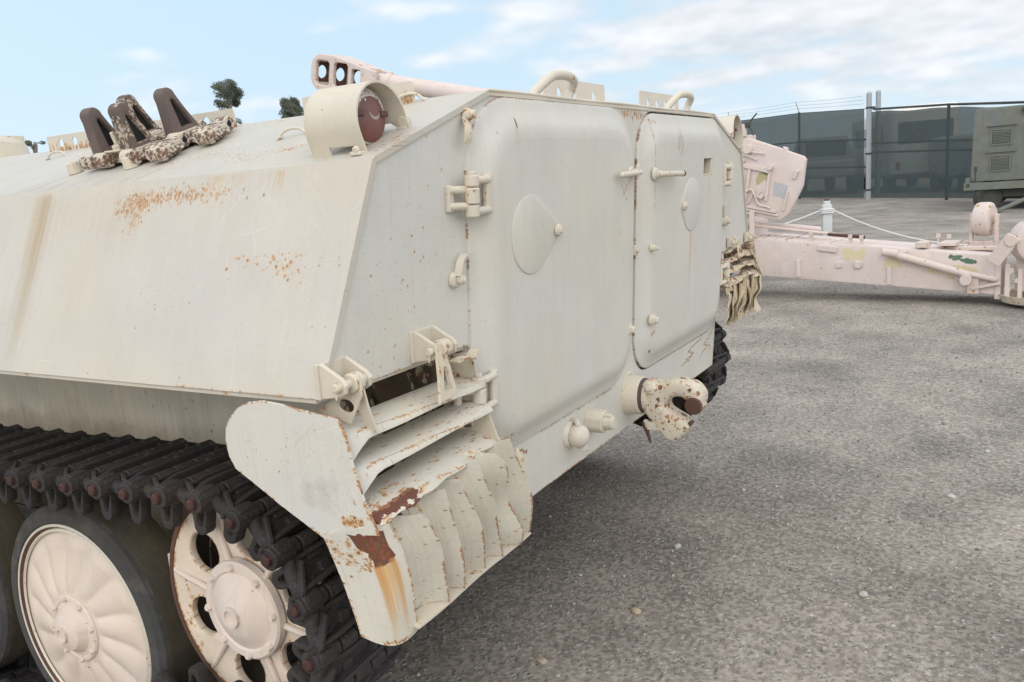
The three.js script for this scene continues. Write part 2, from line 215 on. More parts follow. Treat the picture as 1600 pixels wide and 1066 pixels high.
// ---------------------------------------------------------------- ground
{
  const n = 1536, span = 3.2, c = document.createElement('canvas'), cb = document.createElement('canvas'); c.width = c.height = cb.width = cb.height = n;
  const x = c.getContext('2d'), xb = cb.getContext('2d'), im = x.createImageData(n, n), ib = xb.createImageData(n, n), r = rng(5);
  const Hh = new Float32Array(n * n), Cc = new Float32Array(n * n * 3);
  for (let j = 0; j < n; j++) for (let i = 0; i < n; i++) {
    const k = j * n + i, u = i / n, v = j / n, a = fbm(u * 8, v * 8, 5, 8), f = vn(u * 256, v * 256, 256), h = r();
    const q = 0.80 + (a - 0.5) * 0.36 + (f - 0.5) * 0.30 + (h - 0.5) * 0.22;
    Cc[3 * k] = 176 * q; Cc[3 * k + 1] = 168 * q; Cc[3 * k + 2] = 161 * q; Hh[k] = 0.35 + (a - .5) * .3 + (f - .5) * .35;
  }
  // grains of stone bedded in the surface
  for (let s = 0; s < 60000; s++) {
    const px = r() * n, py = r() * n, rad = 0.75 + 2.6 * r() ** 4.5, w = r(), br = w < .42 ? 106 + 36 * r() : w < .95 ? 148 + 44 * r() : 188 + 26 * r(), wa = (r() - .45) * 16, el = .6 + .8 * r();
    for (let yy = Math.floor(py - rad); yy <= py + rad; yy++) for (let xx = Math.floor(px - rad); xx <= px + rad; xx++) {
      const d = Math.hypot((xx - px) * el, (yy - py) / el) / rad; if (d > 1) continue;
      const k = (((yy % n) + n) % n) * n + (((xx % n) + n) % n), m = .8;
      Cc[3 * k] = mix(Cc[3 * k], br + wa, m); Cc[3 * k + 1] = mix(Cc[3 * k + 1], br, m); Cc[3 * k + 2] = mix(Cc[3 * k + 2], br - wa, m); Hh[k] = Math.max(Hh[k], .45 + .5 * Math.sqrt(1 - d * d) * Math.min(1, rad / 3));
    }
  }
  for (let k = 0; k < n * n; k++) { for (let q = 0; q < 3; q++) im.data[4 * k + q] = Cc[3 * k + q]; im.data[4 * k + 3] = 255; ib.data[4 * k] = ib.data[4 * k + 1] = ib.data[4 * k + 2] = 255 * clamp(Hh[k]); ib.data[4 * k + 3] = 255; }
  x.putImageData(im, 0, 0); xb.putImageData(ib, 0, 0);
  const N = 260, g = new THREE.PlaneGeometry(2, 2, N, N).rotateX(-Math.PI / 2), p = g.attributes.position, uv = g.attributes.uv, col = new Float32Array(p.count * 3);
  const warp = (t) => 22 * t + 380 * Math.sign(t) * Math.abs(t) ** 5;
  for (let i = 0; i < p.count; i++) {
    const X = warp(p.getX(i)) + 3, Z = warp(p.getZ(i)); p.setXYZ(i, X, 0, Z); uv.setXY(i, X / span, Z / span);
    // tyre-packed and loose patches
    const a = fbm(X * .42 + 20, Z * .42 + 50, 4), b = fbm(X * 1.7 + 3, Z * 1.7 + 8, 3);
    const st = sstep(.2, .05, Math.hypot(X - .22, Z - 1.16) + (vn(X * 9, Z * 9) - .5) * .16), k = (0.93 + (a - .5) * .40 + (b - .5) * .22) * (1 - .35 * st);
    col[3 * i] = k * 1.0; col[3 * i + 1] = k * .985; col[3 * i + 2] = k * .945;
  }
  g.setAttribute('color', new THREE.BufferAttribute(col, 3));
  const m = new THREE.MeshStandardMaterial({ map: canvasTex(c), bumpMap: canvasTex(cb, false), bumpScale: .0055, roughness: .95, vertexColors: true });
  const o = new THREE.Mesh(g, m); o.name = 'gravel_ground'; o.receiveShadow = true; o.userData = { kind: 'structure', label: 'grey compacted gravel yard around the vehicles', category: 'ground' }; scene.add(o);
}
function stoneGeo(seed, flat = .6) { const g = new THREE.IcosahedronGeometry(1, 1), p = g.attributes.position, r = rng(seed), o = r() * 50; for (let i = 0; i < p.count; i++) { const x = p.getX(i), y = p.getY(i), z = p.getZ(i), k = .72 + .55 * fbm(x * 1.3 + o, y * 1.3 + z * 1.7 + o, 2); p.setXYZ(i, x * k, y * k * flat, z * k * 0.8); } g.computeVertexNormals(); return g; }
{
  const r = rng(41), n = 42000, m = new THREE.MeshStandardMaterial({ color: 0xffffff, roughness: .9 });
  const g = new THREE.IcosahedronGeometry(1, 0), inst = new THREE.InstancedMesh(g, m, n), o = new THREE.Object3D(), c = new THREE.Color();
  for (let i = 0; i < n; i++) {
    const t = r() ** .62, d = 1.0 + 12 * t, a = -1.2 + 2.1 * r(), X = -2.2 + d * Math.cos(a), Z = 1 + d * Math.sin(a);
    const s = (.0016 + .0062 * r() ** 5) * (1 + d * .03);
    o.position.set(X, s * .25, Z); o.rotation.set(r() * 6, r() * 6, r() * 6); o.scale.set(s * (.7 + .6 * r()), s * (.6 + .4 * r()), s * (.7 + .6 * r())); o.updateMatrix(); inst.setMatrixAt(i, o.matrix);
    const w = r(), b = w < .5 ? .12 + .12 * r() : w < .95 ? .24 + .16 * r() : .36 + .16 * r(), q = (r() - .4) * .16; inst.setColorAt(i, c.setRGB(b * (1 + q), b, b * (1 - q)));
  }
  inst.name = 'loose_gravel'; inst.castShadow = inst.receiveShadow = true; inst.userData = { kind: 'stuff', label: 'loose grit and small gravel scattered over the yard', category: 'gravel' }; scene.add(inst);
  // the larger pale stones that stand out
  const list = [
    ['flat white chip of stone lying alone in the foreground', [.48, -.02], .017, [.46, .45, .43]],
    ['thin white splinter of stone right of the tow hook', [1.36, .89], .02, [.46, .46, .44]],
    ['pale stone at the lower right beside a dark patch', [.35, .68], .018, [.44, .43, .42]],
    ['tan pebble on the gravel below the mud flap', [-.05, .02], .02, [.45, .36, .26]],
    ['small white pebble near the mud flap', [.12, -.27], .009, [.46, .45, .43]],
    ['white pebble on the dark gravel behind the stern plate', [1.15, .06], .012, [.46, .45, .43]],
    ['tan pebble at the bottom left of the gravel', [-.44, -.13], .016, [.42, .35, .26]],
    ['grey stone in front of the stern near the hull corner', [2.03, 1.01], .016, [.42, .43, .43]],
  ];
  list.forEach(([label, [X, Z], s, col], i) => { const m2 = new THREE.MeshStandardMaterial({ color: new THREE.Color(...col), roughness: .85 }); const st = new THREE.Mesh(stoneGeo(300 + i, .55), m2); st.name = numbered('stone'); st.scale.setScalar(s); st.position.set(X, s * .2, Z); st.rotation.y = i * 1.3; st.castShadow = st.receiveShadow = true; st.userData = { label, category: 'stone' }; scene.add(st); });
}

// ---------------------------------------------------------------- the armoured carrier
const carrier = thing('armoured_carrier', 'cream painted tracked armoured carrier with two rusty rear doors, seen from its left rear corner', 'military vehicle');
const TILT = 0.0619, zr = (y) => (y - .635) * .062;
const A = [-1.42, 1.105], B = [-1.244, 1.516], C = [-.83, 1.658];
const FRONT = -4.8;
{ // ---- side plates
  const W = 2.6, Hs = .4472;
  const tex = sheet(W, Hs, 640, [190, 184, 174], 31, (c, r) => { wear(c, W, Hs, 420, r);
    // band of run-off grime below the spare links
    for (let i = 0; i < 240; i++) { const q = .955 + (r() + r() + r() - 1.5) * .042, L = .1 + .35 * r(), y0 = .44 - .02 * r(); c.fillStyle = `rgba(${150 + r() * 20},${130 + r() * 16},${102 + r() * 14},${.035 + .045 * r()})`; c.fillRect(q - .002, y0 - L, .002 + .004 * r(), L); }
    for (let i = 0; i < 260; i++) { const q = .9 - r() * .34, L = .03 + .12 * r(); c.fillStyle = `rgba(168,150,124,${.03 + .03 * r()})`; c.fillRect(q, .43 - L - .03 * r(), .002 + .003 * r(), L); }
    spots(c, 420, .45, .405, .15, .016, .0007, .0030, r, .26, .8, 1.3); spots(c, 330, .60, .392, .055, .022, .0007, .0032, r, .26, .8, 1.3); spots(c, 70, .60, .35, .02, .03, .0007, .0024, r, .26, .8, 1.3);
    spots(c, 55, .15, .255, .09, .016, .0008, .0032, r, .4); spots(c, 20, .1, .235, .05, .02, .0008, .003, r, .4);
    spots(c, 8, .45, .19, .12, .05, .0008, .002, r); spots(c, 60, 1.6, .25, .4, .12, .0008, .003, r);
    runs(c, .17, .44, .03, .06, [176, 150, 104], .22, r, 14); runs(c, .3, .44, .12, .05, [176, 150, 104], .12, r, 20);
    edgeRust(c, [[0, 0], [.35, 0]], r, 160, .0008, .003, false, .003);
  }, .035);
  const m = paintMat(tex, { peel: 9, bump: .0006 });
  for (const s of [-1, 1]) {
    const th = .012, n = [.919 * s, .394];
    const g = new THREE.BufferGeometry(), e = .006, P = [];
    const a = (p, k, z) => [p[0] * -s + -n[0] * 0 + n[0] * -k, p[1] - n[1] * k, z];
    const R = [[A, zr(A[1]) + e], [B, zr(B[1]) + e]];
    const q = (i, k, fr) => a(R[i][0], k, fr ? FRONT : R[i][1]);
    const quad = (w, x, y, z) => P.push(...w, ...x, ...y, ...w, ...y, ...z);
    quad(q(0, 0, 0), q(1, 0, 0), q(1, 0, 1), q(0, 0, 1)); quad(q(0, th, 0), q(0, th, 1), q(1, th, 1), q(1, th, 0)); quad(q(0, 0, 0), q(0, th, 0), q(1, th, 0), q(1, 0, 0)); quad(q(0, 0, 0), q(0, 0, 1), q(0, th, 1), q(0, th, 0));
    g.setAttribute('position', new THREE.Float32BufferAttribute(P, 3)); g.computeVertexNormals();
    planarUV(g, (v) => -v.z / W, (v) => Math.hypot(0, v.y - A[1]) / .411 * Hs / Hs);
    part('side_plate', g, m, carrier, 0);
    part('weld_bead', tube([0, .25, .5, .75, 1].map((t, i) => [s * -1 * -mix(A[0], B[0], t) * -1 * -1 + (i % 2 ? .001 : 0), mix(A[1], B[1], t), mix(zr(A[1]), zr(B[1]), t) + .002].map((v, k) => k ? v : (s < 0 ? -1 : 1) * Math.abs(v) - (s < 0 ? -.006 : .006))), .004, 40, 6), M.cream, carrier);
  }
}
{ // ---- shoulder plates (between side and roof) and roof
  const W = 2.6, Hs = .4377;
  const tex = sheet(W, Hs, 640, [189, 184, 174], 33, (c, r) => { wear(c, W, Hs, 420, r);
    // scuffs worn through to red primer, lying along the plate
    for (let i = 0; i < 620; i++) { const q = .17 + r() * .62, y = .05 + (q - .15) * .03 + (r() + r() - 1) * .07 + .06; if (fbm(q * 14, y * 20, 3) < .5) continue; c.fillStyle = `rgba(${150 + r() * 26},${92 + r() * 24},${74 + r() * 20},${.25 + .4 * r()})`; c.save(); c.translate(q, y); c.rotate(.5); c.fillRect(0, 0, .003 + .014 * r() ** 2, .0008 + .0016 * r()); c.restore(); }
    spots(c, 60, .26, .13, .02, .02, .001, .005, r, .25, 1, .6);
    spots(c, 80, .05, .1, .05, .06, .0008, .003, r);
    for (let i = 0; i < 300; i++) { const q = .62 + r() * .5, L = .02 + .1 * r(); c.fillStyle = `rgba(140,120,100,${.04 + .05 * r()})`; c.fillRect(q, .0, .002 + .004 * r(), L); }
    edgeRust(c, [[.5, .41], [.98, .41], [.98, .425]], r, 140, .001, .004, false, .01);
    for (let i = 0; i < 120; i++) { c.fillStyle = `rgba(188,170,140,.12)`; blob(c, r() * 2.6, r() * .43, .004 + .03 * r() ** 2, r, 1.6, .6); }
  }, .04);
  const m = paintMat(tex, { peel: 9, bump: .0008 });
  for (const s of [-1, 1]) {
    const g = new THREE.BufferGeometry(), P = [], th = .012, q = (p, k, z) => [p[0] * -s - s * -.324 * -k * -1 * 0 + (s < 0 ? 1 : -1) * .324 * k * (1), p[1] - .946 * k, z];
    const quad = (w, x, y, z) => P.push(...w, ...x, ...y, ...w, ...y, ...z), e = .004;
    const pt = (i, k, f) => q(i ? C : B, k, f ? FRONT : zr((i ? C : B)[1]) + e);
    quad(pt(0, 0, 0), pt(1, 0, 0), pt(1, 0, 1), pt(0, 0, 1)); quad(pt(0, th, 0), pt(0, th, 1), pt(1, th, 1), pt(1, th, 0)); quad(pt(0, 0, 0), pt(0, th, 0), pt(1, th, 0), pt(1, 0, 0));
    g.setAttribute('position', new THREE.Float32BufferAttribute(P, 3)); g.computeVertexNormals();
    planarUV(g, (v) => -v.z / W, (v) => (v.y - B[1]) / (C[1] - B[1]));
    part('shoulder_plate', g, m, carrier, 0);
  }
  const roof = new THREE.BoxGeometry(1.66, .012, -FRONT + .066).translate(0, 1.652, (FRONT + .066) / 2);
  part('roof_plate', roof, M.cream, carrier);
  part('weld_bead', tube(Array.from({ length: 24 }, (_, i) => [-.83 + i / 23 * 1.66, 1.657 + Math.sin(i * 7) * .001, .0645 + Math.cos(i * 5) * .001]), .004, 90, 6), M.creamRust, carrier);
}
{ // ---- lower hull, sponson floor
  const tex = sheet(2.4, .7, 420, [204, 195, 178], 35, (c, r) => {
    for (let i = 0; i < 500; i++) { const q = r() * 2.4, L = .05 + .3 * r(); c.fillStyle = `rgba(150,138,112,${.03 + .04 * r()})`; c.fillRect(q, .66 - r() * .3 - L, .004 + .012 * r(), L); }
    spots(c, 260, .6, .45, .8, .2, .0012, .0045, r, .2); spots(c, 60, .25, .5, .1, .1, .001, .0035, r);
    for (let i = 0; i < 300; i++) { c.fillStyle = `rgba(140,124,98,.10)`; blob(c, r() * 2.4, .08 + r() * .3, .01 + .05 * r() ** 2, r); }
  }, .1);
  const m = paintMat(tex, { peel: 7 });
  for (const s of [-1, 1]) {
    const g = ext(poly([[-.012, 1.1], [-.03, .64], [-.36, .452], [-4.0, .452], [FRONT, .76], [FRONT, 1.1]]), .012, 0).rotateY(-Math.PI / 2).translate(s * .93 + .006, 0, 0);
    part('hull_wall', planarUV(clean(g), (v) => -v.z / 2.4, (v) => (v.y - .44) / .7), m, carrier, 0);
    const f = new THREE.BoxGeometry(.478, .01, -FRONT + .0).translate(s * 1.175, 1.1, FRONT / 2 + .018);
    part('sponson_floor', f, M.creamRust, carrier);
    part('dark_track_well', [rbox(.05, .46, .3, s * .958, .862, -.19, .01)], M.well, carrier, .5);  // dark rust brown that also stands in for the unlit interior
    each('final_drive_cover', [cyl([s * .98, 1.01, -.15], [s * 1.0, 1.01, -.15], .055), cyl([s * .98, .955, -.255], [s * .995, .955, -.255], .042), cyl([s * .935, .62, -.367], [s * 1.06, .571, -.366], .09)], M.well, carrier, .5);
  }
  const under = ext(poly([[-.02, .632], [-.35, .44], [-4.0, .44], [FRONT, .75], [FRONT, .78], [-3.9, .46], [-.36, .46], [-.03, .65]]), 1.85, 0).rotateY(-Math.PI / 2).translate(.925, 0, 0);
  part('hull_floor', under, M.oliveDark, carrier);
  part('glacis_plate', [new THREE.BoxGeometry(2.6, .6, .02).rotateX(-.5).translate(0, 1.38, FRONT - .1), new THREE.BoxGeometry(1.86, .6, .02).translate(0, .9, FRONT)], M.cream, carrier);
}
// ---- stern plate; drawn upright at the origin, then tilted (x right, y up from .635, z out)
const stern = (o) => { o.rotation.x = TILT; o.position.set(0, .635, 0); return o; };
function rrect(x0, y0, x1, y1, r, n = 14) { // r: tl, tr, br, bl ; clockwise from left-bottom
  const P = [], arc = (cx, cy, q, a0) => { for (let i = 0; i <= n; i++) { const a = a0 - i / n * Math.PI / 2; P.push([cx + Math.cos(a) * q, cy + Math.sin(a) * q]); } };
  arc(x0 + r[0], y1 - r[0], r[0], Math.PI); arc(x1 - r[1], y1 - r[1], r[1], Math.PI / 2); arc(x1 - r[2], y0 + r[2], r[2], 0); arc(x0 + r[3], y0 + r[3], r[3], -Math.PI / 2); return P;
}
const DOORS = [{ x0: -.935, x1: .014, y0: .172, y1: 1.012, r: [.17, .19, .17, .17], s: 1 }, { x0: .036, x1: .953, y0: .166, y1: 1.006, r: [.135, .17, .12, .13], s: -1 }];
{
  const SX = 2.86, SY = 1.04, y = (v) => v - .635;
  const outline = [[-1.42, y(1.105)], [-1.244, y(1.516)], [-.83, y(1.657)], [.83, y(1.657)], [1.244, y(1.516)], [1.42, y(1.105)], [.937, y(1.105)], [.93, 0], [-.93, 0], [-.937, y(1.105)]];
  const s = poly(outline);
  for (const d of DOORS) { const p = new THREE.Path(); rrect(d.x0 - .006, d.y0 - .006, d.x1 + .0055, d.y1 + .005, d.r.map((q) => q + .005)).reverse().forEach((q, i) => p[i ? 'lineTo' : 'moveTo'](...q)); p.closePath(); s.holes.push(p); }
  const tex = sheet(SX, SY, 620, [201, 199, 191], 37, (c, r) => { wear(c, SX, SY, 700, r);
    c.translate(1.43, 0);
    spots(c, 70, -1.15, .65, .15, .2, .0008, .0025, r); edgeRust(c, outline, r, 70, .001, .004, true, .004);
    edgeRust(c, [[-.93, .002], [.93, .002]], r, 260, .001, .0035, false, .003);
    spots(c, 130, 0, 1.0, .1, .012, .001, .004, r, .3, .7, 1.6); spots(c, 60, -.38, 1.008, .1, .008, .001, .003, r);
    const vine = (P, w) => { const Q = []; for (let i = 0; i + 1 < P.length; i++) for (let k = 0; k < 4; k++) Q.push([mix(P[i][0], P[i + 1][0], k / 4) + (r() - .5) * .012, mix(P[i][1], P[i + 1][1], k / 4) + (r() - .5) * .008]); Q.push(P.at(-1)); line(c, Q, w, 'rgba(128,86,56,.85)'); };
    vine([[.538, .087], [.613, .091], [.666, .107], [.603, .126], [.64, .132], [.759, .146], [.823, .181], [.891, .195]], .0038); vine([[.58, .1], [.64, .1], [.66, .118]], .004); vine([[.766, .078], [.84, .103], [.8, .115], [.86, .13], [.905, .15]], .0034); vine([[.84, .103], [.88, .1], [.894, .078]], .003); vine([[-.755, .126], [-.75, .15], [-.70, .15], [-.68, .13]], .005); vine([[-.72, .148], [-.73, .11]], .004);
    for (const [x0, y0] of [[.66, .09], [.76, .075], [.86, .1], [.9, .075]]) runs(c, x0, y0, .03, .06, [196, 150, 90], .16, r, 9);
    for (let i = 0; i < 40; i++) runs(c, -.9 + r() * 1.8, .04 + r() * .12, .01, .06, [170, 150, 112], .18, r, 4);
    runs(c, .43, .03, .02, .04, [150, 100, 60], .4, r, 10); edgeRust(c, [[-.6, .165], [-.1, .165]], r, 60, .001, .004, false, .004);
  }, .045);
  const g = ext(s, .014, .001).translate(0, 0, -.014);
  planarUV(g, (v) => (v.x + 1.43) / SX, (v) => v.y / SY);
  stern(part('stern_plate', g, paintMat(tex, { peel: 9, bump: .0007 }), carrier, 0));
  stern(part('door_frame', DOORS.map((d) => ext(poly(rrect(d.x0 - .01, d.y0 - .01, d.x1 + .009, d.y1 + .004, d.r, 8)), .006, 0).translate(0, 0, -.042)), M.black, carrier));
}
// ---- rear doors
function doorMesh(d, win, tex) {
  const lev = [[0, -.03], [0, .0045], [.0015, .006], [.010, .0085], [.024, .013], [.036, .019], [.048, .0255], [.058, .030], [.068, .033], [.08, .0345], [.09, .035]], n = 14;
  const rings = lev.map(([q, z]) => rrect(d.x0 + q, d.y0 + q, d.x1 - q, d.y1 - q, d.r.map((v) => Math.max(v - q * .78, .05)), n).map((p) => [...p, z]));
  const pos = [], idx = [], N = rings[0].length; rings.forEach((R) => R.forEach((p) => pos.push(...p)));
  for (let i = 0; i < rings.length - 1; i++) for (let j = 0; j < N; j++) { const a = i * N + j, b = i * N + (j + 1) % N, c = a + N, e = b + N; idx.push(a, c, b, b, c, e); }
  const g = new THREE.BufferGeometry(); g.setAttribute('position', new THREE.Float32BufferAttribute(pos, 3)); g.setIndex(idx); g.computeVertexNormals();
  const sh = poly(rings.at(-1)); if (win) { const h = new THREE.Path(); win.forEach((p, i) => h[i ? 'lineTo' : 'moveTo'](...p)); h.closePath(); sh.holes.push(h); }
  const f = new THREE.ShapeGeometry(sh).translate(0, 0, .035), list = [clean(g), clean(f)];
  if (win) { const w = win; const P = []; for (let i = 0; i < 4; i++) { const a = w[i], b = w[(i + 1) % 4]; P.push(...a, .035, ...b, .035, ...b, .0, ...a, .035, ...b, .0, ...a, .0); } const q = new THREE.BufferGeometry(); q.setAttribute('position', new THREE.Float32BufferAttribute(P, 3)); q.computeVertexNormals(); list.push(clean(q)); }
  return planarUV(join(list), (v) => (v.x - d.x0) / (d.x1 - d.x0), (v) => (v.y - d.y0) / (d.y1 - d.y0));
}
function doorTex(seed, d, draw) { return sheet(d.x1 - d.x0, d.y1 - d.y0, 900, [201, 199, 192], seed, (c, r) => { wear(c, d.x1 - d.x0, d.y1 - d.y0, 260, r); c.translate(-d.x0, -d.y0); edgeRust(c, rrect(d.x0, d.y0, d.x1, d.y1, d.r, 8), r, 22, .0008, .0028, true, .003); draw(c, r); }, .04); }
// pear-shaped cover over a firing port
function portCover(door, cx, cy, bx) {
  const R = .094, r = .02, s = Math.sign(bx - cx), L = Math.abs(bx - cx), al = Math.acos((R - r) / L), P = [];
  for (let i = 0; i <= 40; i++) { const a = al + i / 40 * (2 * Math.PI - 2 * al); P.push([cx + s * Math.cos(a) * R, cy + Math.sin(a) * R]); }
  for (let i = 0; i <= 10; i++) { const a = -al + i / 10 * 2 * al; P.push([bx + s * Math.cos(a) * r, cy + Math.sin(a) * r]); }
  const o = part('port_cover', ext(poly(P), .0062, .0014, 2).translate(0, 0, .0318), M.stern, door);
  part('pivot_bolt', [cyl([bx, cy, .038], [bx, cy, .050], .016, .0145, 14), cyl([bx, cy, .046], [bx, cy, .054], .009, .008, 6)], M.cream, door);
  return o;
}
function hinge(door, x, y, s) {                        // s = 1: door lies to the right of the pin
  const z = .034;
  const g = [cyl([x, y + .018, z], [x, y + .042, z], .0155), cyl([x, y - .018, z], [x, y + .016, z], .0165), cyl([x, y - .046, z], [x, y - .020, z], .0155), cyl([x, y + .041, z], [x, y + .05, z], .0085)];
  for (const k of [.031, -.034]) g.push(tube([[x, y + k, z], [x + s * .03, y + k, z + .003], [x + s * .062, y + k, z]], .0092, 8, 10));
  g.push(rbox(.024, .086, .014, x + s * .066, y, .032, .005));
  for (const k of [.012, -.022]) g.push(tube([[x, y + k, z - .004], [x - s * .026, y + k, .018], [x - s * .042, y + k, .008]], .0085, 8, 10));
  g.push(rbox(.02, .056, .012, x - s * .042, y - .006, .005, .004));
  const gg = join(g); part('hinge', gg, M.creamRust, door);
}
function latchKnob(name, parent, x, y, r = .02, z0 = .004) { part(name, [cyl([x, y, z0], [x, y, z0 + .018], r, r * .9, 16), cyl([x, y, z0 + .016], [x, y, z0 + .03], r * .6, r * .55, 6)], M.creamRust, parent); }
{
  const [d0, d1] = DOORS;
  const t0 = doorTex(41, d0, (c, r) => {
    c.fillStyle = 'rgba(92,58,44,.95)'; blob(c, -.76, .953, .005, r, .6, 2.4); runs(c, -.76, .948, .008, .07, [190, 150, 104], .3, r, 12);
    spots(c, 26, -.13, .78, .03, .05, .001, .004, r, .2, .7, 1.2); spots(c, 10, -.15, .62, .02, .08, .0008, .002, r);
    runs(c, -.06, .77, .006, .25, [206, 188, 150], .4, r, 10); runs(c, -.82, .7, .012, .3, [204, 186, 146], .26, r, 14); runs(c, -.67, .54, .01, .22, [204, 188, 150], .22, r, 10);
    spots(c, 50, -.8, .2, .04, .02, .001, .003, r, .2, .7, 1.4);
  });
  const door0 = stern(part('rear_door', doorMesh(d0, null), paintMat(t0, { peel: 6, bump: .0006 }), carrier, 0)); door0.material.map = t0; door0.userData.label = 'left rear door, its left edge hinged beside the stern plate';
  portCover(door0, -.704, .697, -.575);
  hinge(door0, -.958, .802, 1); hinge(door0, -.952, .362, 1);
  part('door_handle', [cyl([-.085, .826, .026], [-.085, .826, .042], .02, .017, 18), cyl([-.085, .826, .040], [-.085, .826, .058], .012, .0115, 14), tube([[-.062, .826, .056], [-.1, .825, .058], [-.205, .822, .058]], .0085, 10, 10), rbox(.011, .044, .011, -.085, .828, .058)], M.creamRust, door0);
  latchKnob('latch_bolt', door0, -.07, .345, .021, .02);
  part('latch_bolt', [rbox(.028, .03, .014, -.006, .585, .018), cyl([-.004, .585, .01], [-.004, .585, .034], .009)], M.cream, door0);
  const t1 = doorTex(43, d1, (c, r) => {
    spots(c, 14, .13, .98, .03, .012, .0012, .005, r); edgeRust(c, rrect(d1.x0, .7, .12, d1.y1, [.12, .01, .01, .01], 8).slice(0, 20), r, 90, .001, .004, false, .004);
    for (let i = 0; i < 5; i++) line(c, [[.335 + i * .012, .86 + r() * .05], [.333 + i * .012, .93 + r() * .04]], .0025, 'rgba(128,84,56,.75)'); spots(c, 8, .37, .9, .05, .04, .001, .004, r, .2, .6, 1.6);
    runs(c, .488, .602, .010, .34, [190, 140, 84], .5, r, 26); runs(c, .69, .79, .008, .62, [206, 180, 134], .5, r, 18); spots(c, 3, .12, .3, .01, .01, .004, .006, r);
    c.fillStyle = rustCol(r, .9); blob(c, .12, .232, .006, r);
  });
  const win = [[.618, .796], [.618, .858], [.722, .858], [.722, .796]];
  const door1 = stern(part('rear_door', doorMesh(d1, win), paintMat(t1, { peel: 6, bump: .0006 }), carrier, 0)); door1.userData.label = 'right rear door with a small square vision slit';
  portCover(door1, .49, .699, .392);
  hinge(door1, .962, .79, -1); hinge(door1, .962, .39, -1);
  part('vision_slit', [new THREE.BoxGeometry(.106, .064, .006).translate(.67, .827, .004)], new THREE.MeshPhysicalMaterial({ color: new THREE.Color(.16, .18, .19), roughness: .12, clearcoat: 1 }), door1);
  part('slit_frame', [rbox(.1, .006, .028, .67, .799, .02), rbox(.012, .06, .028, .716, .827, .02), rbox(.014, .058, .012, .652, .827, .012)], M.creamWorn, door1);
  part('door_handle', [cyl([.11, .816, .034], [.11, .816, .046], .022, .019, 18), cyl([.11, .816, .044], [.11, .816, .062], .013, .012, 14), tube([[.105, .816, .06], [.18, .815, .066], [.285, .813, .068]], .0092, 10, 10)], M.creamRust, door1);
  part('handle_tip', cyl([.283, .813, .068], [.302, .8127, .068], .0098, .009, 12), M.rustBare, door1);
  latchKnob('latch_bolt', door1, .1, .346, .019, .034); latchKnob('latch_bolt', door1, .1, .582, .012, .03);
}
{ // ---- fittings on the stern plate around the doors
  const g = stern(sub('stern_fittings', carrier));
  part('door_catch', [cyl([-.928, .969, .0], [-.926, .969, .018], .0135, .012, 16), cyl([-.926, .969, .016], [-.924, .969, .027], .0095, .0095, 14), bent(grid(2, 8, (s, t) => [-.945 - t * .02 + s * .024 - .008 * Math.sin(t * 3), .964 - t * .055, .006 + .014 * Math.sin(t * 2.6) + t * .010]), .003)], M.creamWorn, g);
  part('door_catch', [cyl([-.99, .625, .0], [-.99, .625, .013], .019, .017, 16), cyl([-.986, .625, .012], [-.986, .625, .026], .011, .0105, 14), cyl([-.986, .625, .025], [-.986, .625, .031], .006), bent(grid(2, 10, (s, t) => [-.998 + .05 * t + s * .003 - .010 * Math.sin(t * 3), .634 + .044 * Math.sin(t * 1.9), .010 + s * .016]), .003)], M.creamRust, g);
  part('door_catch', [cyl([1.01, .6, .0], [1.01, .6, .02], .022, .02, 14), cyl([1.005, .6, .018], [1.005, .6, .034], .012), rbox(.012, .05, .012, 1.0, .64, .01)], M.cream, g);
  // drain valves near the lower edge
  part('drain_valve', [new THREE.SphereGeometry(.034, 24, 16).scale(1, 1, .95).translate(-.432, .106, .028), cyl([-.432, .106, -.002], [-.432, .106, .012], .04, .037, 24), rbox(.026, .018, .02, -.422, .07, .038), cyl([-.419, .064, .03], [-.402, .061, .046], .006), tube([[-.419, .144, .006], [-.429, .147, .02], [-.439, .142, .03]], .008, 8, 8)], M.creamRust, g);
  part('drain_plug', [cyl([-.298, .112, -.002], [-.298, .112, .052], .037, .034, 24), cyl([-.298, .112, .048], [-.295, .112, .076], .023, .022, 18), cyl([-.305, .134, .05], [-.303, .134, .074], .007)], M.cream, g);
  part('plug_face', cyl([-.295, .112, .0755], [-.295, .112, .079], .017, .016, 16), M.creamRust, g);
}

